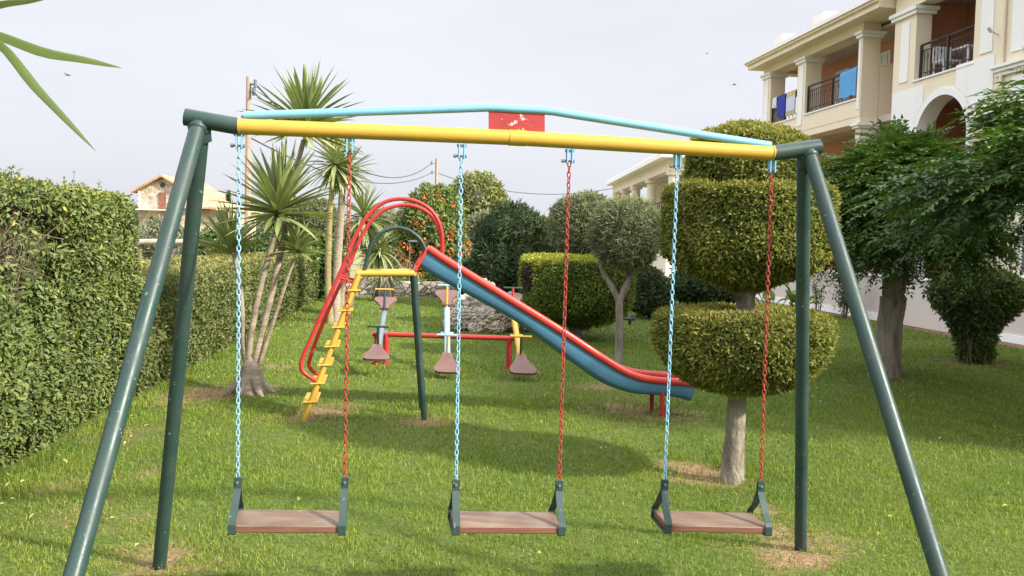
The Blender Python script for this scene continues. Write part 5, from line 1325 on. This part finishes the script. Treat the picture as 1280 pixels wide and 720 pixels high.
b.build('wall', MT['cream'], hotel)
b = MB()
ai = np.linspace(0, math.pi, 33)
for a0, a1 in zip(ai[:-1], ai[1:]):
    q = [(Ri - .002, a0), (Ro, a0), (Ro, a1), (Ri - .002, a1)]; fr = [hp(sc0 + r * math.cos(a), .035, zc0 + r * math.sin(a)) for r, a in q]; bk = [hp(sc0 + r * math.cos(a), -.34, zc0 + r * math.sin(a)) for r, a in q]
    b.add(fr + bk, [(0, 1, 2, 3), (1, 5, 6, 2), (0, 3, 7, 4)])
hb(b, sc0 + Ri - .002, sc0 + Ro, -.34, .035, 0, zc0); hb(b, sc0 - Ro, sc0 - Ri + .002, -.34, .035, 0, zc0)
b.build('arch_trim', MT['white'], hotel)
b = MB()
def panel(s0, s1, z0, z1):
    ss = np.linspace(s0, s1, 14)
    for a, c in zip(ss[:-1], ss[1:]):
        def lo(s):
            d = abs(s - sc0); R_ = Ro + .035
            return max(z0, zc0 + math.sqrt(R_ * R_ - d * d)) if d < R_ else z0
        b.add([hp(a, .018, lo(a)), hp(c, .018, lo(c)), hp(c, .018, z1), hp(a, .018, z1), hp(a, .001, lo(a)), hp(c, .001, lo(c)), hp(c, .001, z1), hp(a, .001, z1)], [(0, 1, 2, 3), (0, 4, 5, 1), (2, 6, 7, 3), (1, 5, 6, 2), (0, 3, 7, 4)])
panel(3.34, 4.5, .3, 5.07); panel(1.12, 2.24, 4.32, 5.27)
hb(b, 3.95, 4.27, .002, .018, 5.26, 6.55); hb(b, 1.2, 1.55, .002, .018, 5.34, 7.2); hb(b, .35, .68, .002, .018, 5.2, 7.2); hb(b, .15, .62, .002, .018, 2.6, 4.75)
b.build('wall_panel', MT['white'], hotel)
b = MB(); hb(b, 3.66, 4.62, -.42, .06, 6.66, 6.74); hb(b, 3.62, 4.66, -.46, .10, 6.74, 6.82); b.build('capital', MT['white'], hotel)
for s0, s1, z0 in ((.25, 1.02, 4.82), (1.0, 1.62, 4.0)):
    b = MB(); hb(b, s0, s1, .002, .06, z0, z0 + .07); hb(b, s0 - .04, s1 + .04, .002, .1, z0 + .07, z0 + .14); hb(b, s0 - .08, s1 + .08, .002, .14, z0 + .14, z0 + .19); b.build('cornice', MT['white'], hotel)
b = MB(); hb(b, 1.7, 3.75, -.36, .03, 5.2, 5.235); b.build('sill', MT['white'], hotel)
b = MB(); hb(b, 1.3, 4.35, -9, -1.6, 0, 7.4); hb(b, 1.3, 1.5, -1.6, T_ - .005, 0, 7.4); hb(b, 4.352, 4.448, -1.597, T_ - .005, 0, 7.38); b.build('back_wall', MT['salmon'], hotel)
b = MB(); hb(b, 1.5, 4.345, -1.595, T_ - .005, 4.9, 5.18); b.build('ceiling', MT['ceiling'], hotel)
b = MB(); hb(b, 1.5, 4.345, -1.595, T_ - .005, 7.1, 7.3); b.build('ceiling', MT['ceiling'], hotel)
b = MB(); b.tube([hp(.86, .05, .2), hp(.86, .05, 7.3)], .035, 8); b.build('drain_pipe', MT['cream'], hotel)
b = MB(); b.tube([hp(1.05, .01, 5.60), hp(1.05, .16, 5.66)], .012, 6); b.tube([hp(1.05, .15, 5.64), hp(1.05, .22, 5.72)], .03, 8); b.build('wall_light', MT['plinth'], hotel)
b = MB(); hb(b, S_END - .3, 4.6, -9.2, .35, 7.4, 7.6); b.build('eave', MT['cream'], hotel)
b = MB(); rp = [hp(S_END - .4, .5, 7.6), hp(4.7, .5, 7.6), hp(4.7, -9.2, 7.6), hp(S_END - .4, -9.2, 7.6)]; rt = [hp(S_END + 2, -3.5, 8.4), hp(2.5, -3.5, 8.4), hp(2.5, -5.5, 8.4), hp(S_END + 2, -5.5, 8.4)]
b.add(rp + rt, [(0, 1, 5, 4), (1, 2, 6, 5), (2, 3, 7, 6), (3, 0, 4, 7), (4, 5, 6, 7)]); b.build('roof', MT['roof_tile'], hotel)
for s0, s1, z0, z1 in ((-1.2, .15, 5.35, 6.7), (-.95, .05, 1.25, 2.45), (-5.2, -3.8, 5.35, 6.7), (-5.2, -3.8, 1.25, 2.45), (-8.6, -7.2, 5.35, 6.7)):
    b = MB(); hb(b, s0 - .08, s1 + .08, .002, .04, z0 - .08, z1 + .08); f_ = b.build('window', MT['white'], hotel)
    b = MB(); hb(b, s0, (s0 + s1) / 2 - .03, .042, .05, z0, z1); hb(b, (s0 + s1) / 2 + .03, s1, .042, .05, z0, z1); b.build('pane', MT['glass'] if z0 > 3 else MT['grey_paint'], f_)
    b = MB(); hb(b, s0 - .14, s1 + .14, .002, .10, z0 - .14, z0 - .085); b.build('sill', MT['white'], f_)
# ground level terrace wall
b = MB(); hb(b, 3.7, 14, .10, .26, 0, .98); hb(b, S_END, 1.55, .04, .12, 0, .62); hb(b, 1.56, 3.69, .12, .24, 0, .96); b.build('terrace_wall', MT['plinth'], hotel)
b = MB(); hb(b, 3.66, 14, .07, .29, .98, 1.03); hb(b, 3.7, 14, .262, .30, 0, .16); hb(b, S_END, 1.55, .122, .16, 0, .14); b.build('coping', MT['white'], hotel)
def railing(name, s0, s1, tt, z0, z1, posts=()):
    b = MB()
    for z, r in ((z1, .024), (z1 - .13, .012), (z0 + .13, .012)): b.tube([hp(s0, tt, z), hp(s1, tt, z)], r, 6)
    n = int(abs(s1 - s0) / .115)
    for i in range(n + 1):
        s = s0 + (s1 - s0) * i / n; b.tube([hp(s, tt, z0 + .13), hp(s, tt, z1 - .13)], .008, 5)
        if i % 2 == 0: # scroll hoops at the foot and arrow tips at the top
            b.tube([hp(s + .045 * math.cos(a), tt + .004, z0 + .07 + .05 * math.sin(a)) for a in np.linspace(0, 2 * math.pi, 9)], .007, 5, cap=False)
            b.add([hp(s - .03, tt + .004, z1 - .30), hp(s + .03, tt + .004, z1 - .30), hp(s, tt + .004, z1 - .17), hp(s - .03, tt - .006, z1 - .30), hp(s + .03, tt - .006, z1 - .30), hp(s, tt - .006, z1 - .17)], [(0, 1, 2), (3, 5, 4), (0, 3, 4, 1), (1, 4, 5, 2), (2, 5, 3, 0)])
    for s in (s0, s1, *posts): b.box(hp(s, tt, (z0 + z1) / 2), (.045, .045, z1 - z0), (fA, fN, Z))
    return b.build(name, MT['black_metal'], hotel)
railing('railing', 3.68, 1.80, -.12, 5.24, 5.98, (2.75,))
railing('railing', 8.86, 6.14, -.08, 5.24, 5.98, (7.5,))
railing('railing', 11.18, 9.42, -.08, 5.24, 5.98, (10.3,))
railing('railing', 6.1, 1.7, .18, 1.03, 1.6)
b = MB(); hb(b, 1.56, 3.655, .09, .27, .963, 1.028); b.build('coping', MT['white'], hotel)
def towel(name, s0, s1, drop, mat, label, z=6.005, tt=-.08, band=None):
    n = 16; G = []
    for i in range(n + 1):
        s = s0 + (s1 - s0) * i / n; wv = .018 * math.sin(i * 1.9) + .012 * math.sin(i * .8 + 1); row = []
        for (d, f) in ((.16, -1), (.05, -1), (.0, 0), (.06, 1), (.2, 1), (.5, 1), (.8, 1), (1, 1)):
            dd = drop * d if f > 0 else .3 * d / .16 * .6
            row.append(hp(s + .01 * math.sin(dd * 9 + i), tt + .035 * f + wv * (dd / drop) * (f > 0), z + .028 * (f == 0) - dd + (.02 * math.sin(i * .7) if d == 1 else 0)))
        G.append(row)
    G = np.array(G); b = MB(); b.grid(G, 0); b.grid(G + fN * .008, 0)
    if band: b.grid(G[:, 4:7] + fN * .012, 1)
    o = b.build(name, [mat] + ([MT['towel_band']] if band else []), None, hp((s0 + s1) / 2, tt, z - drop / 2)); tag(o, label, 'towel', 'towels on the balcony rails'); return o
towel('towel', 7.05, 6.25, .66, MT['towel_blue'], 'light blue towel over the railing of the nearer loggia balcony')
towel('towel', 10.75, 10.25, .62, MT['towel_navy'], 'navy blue towel over the far loggia railing')
towel('towel', 10.15, 9.6, .66, MT['towel_pattern'], 'yellow patterned towel with pale band on the far loggia railing', band=True)
towel('towel', 11.12, 10.85, .3, MT['towel_white'], 'small white cloth at the left end of the far loggia railing')
# balcony furniture
t = thing('patio_table', 'white plastic table behind the balcony railing over the arch', 'table', hp(3.5, -1.0, 5.18))
b = MB(); hb(b, 3.05, 4.0, -1.35, -.75, 5.86, 5.91, 0, .01); b.build('tabletop', MT['plastic_white'], t)
for s in (3.12, 3.93):
    for q in (-1.28, -.82):
        b = MB(); b.tube([hp(s, q, 5.18), hp(s, q, 5.86)], .03, 8); b.build('leg', MT['plastic_white'], t)
t = thing('patio_chair', 'white plastic chair between table and railing on the balcony over the arch', 'chair', hp(3.3, -.45, 5.18))
b = MB(); hb(b, 3.08, 3.46, -.66, -.24, 5.55, 5.58, 0, .008); b.build('seat', MT['plastic_white'], t)
b = MB(); hb(b, 3.44, 3.47, -.66, -.24, 5.585, 5.92, 0, .008); b.build('backrest', MT['plastic_white'], t)
for s in (3.1, 3.44):
    for q in (-.64, -.27):
        b = MB(); b.tube([hp(s, q, 5.18), hp(s, q, 5.55)], .02, 8); b.build('leg', MT['plastic_white'], t)
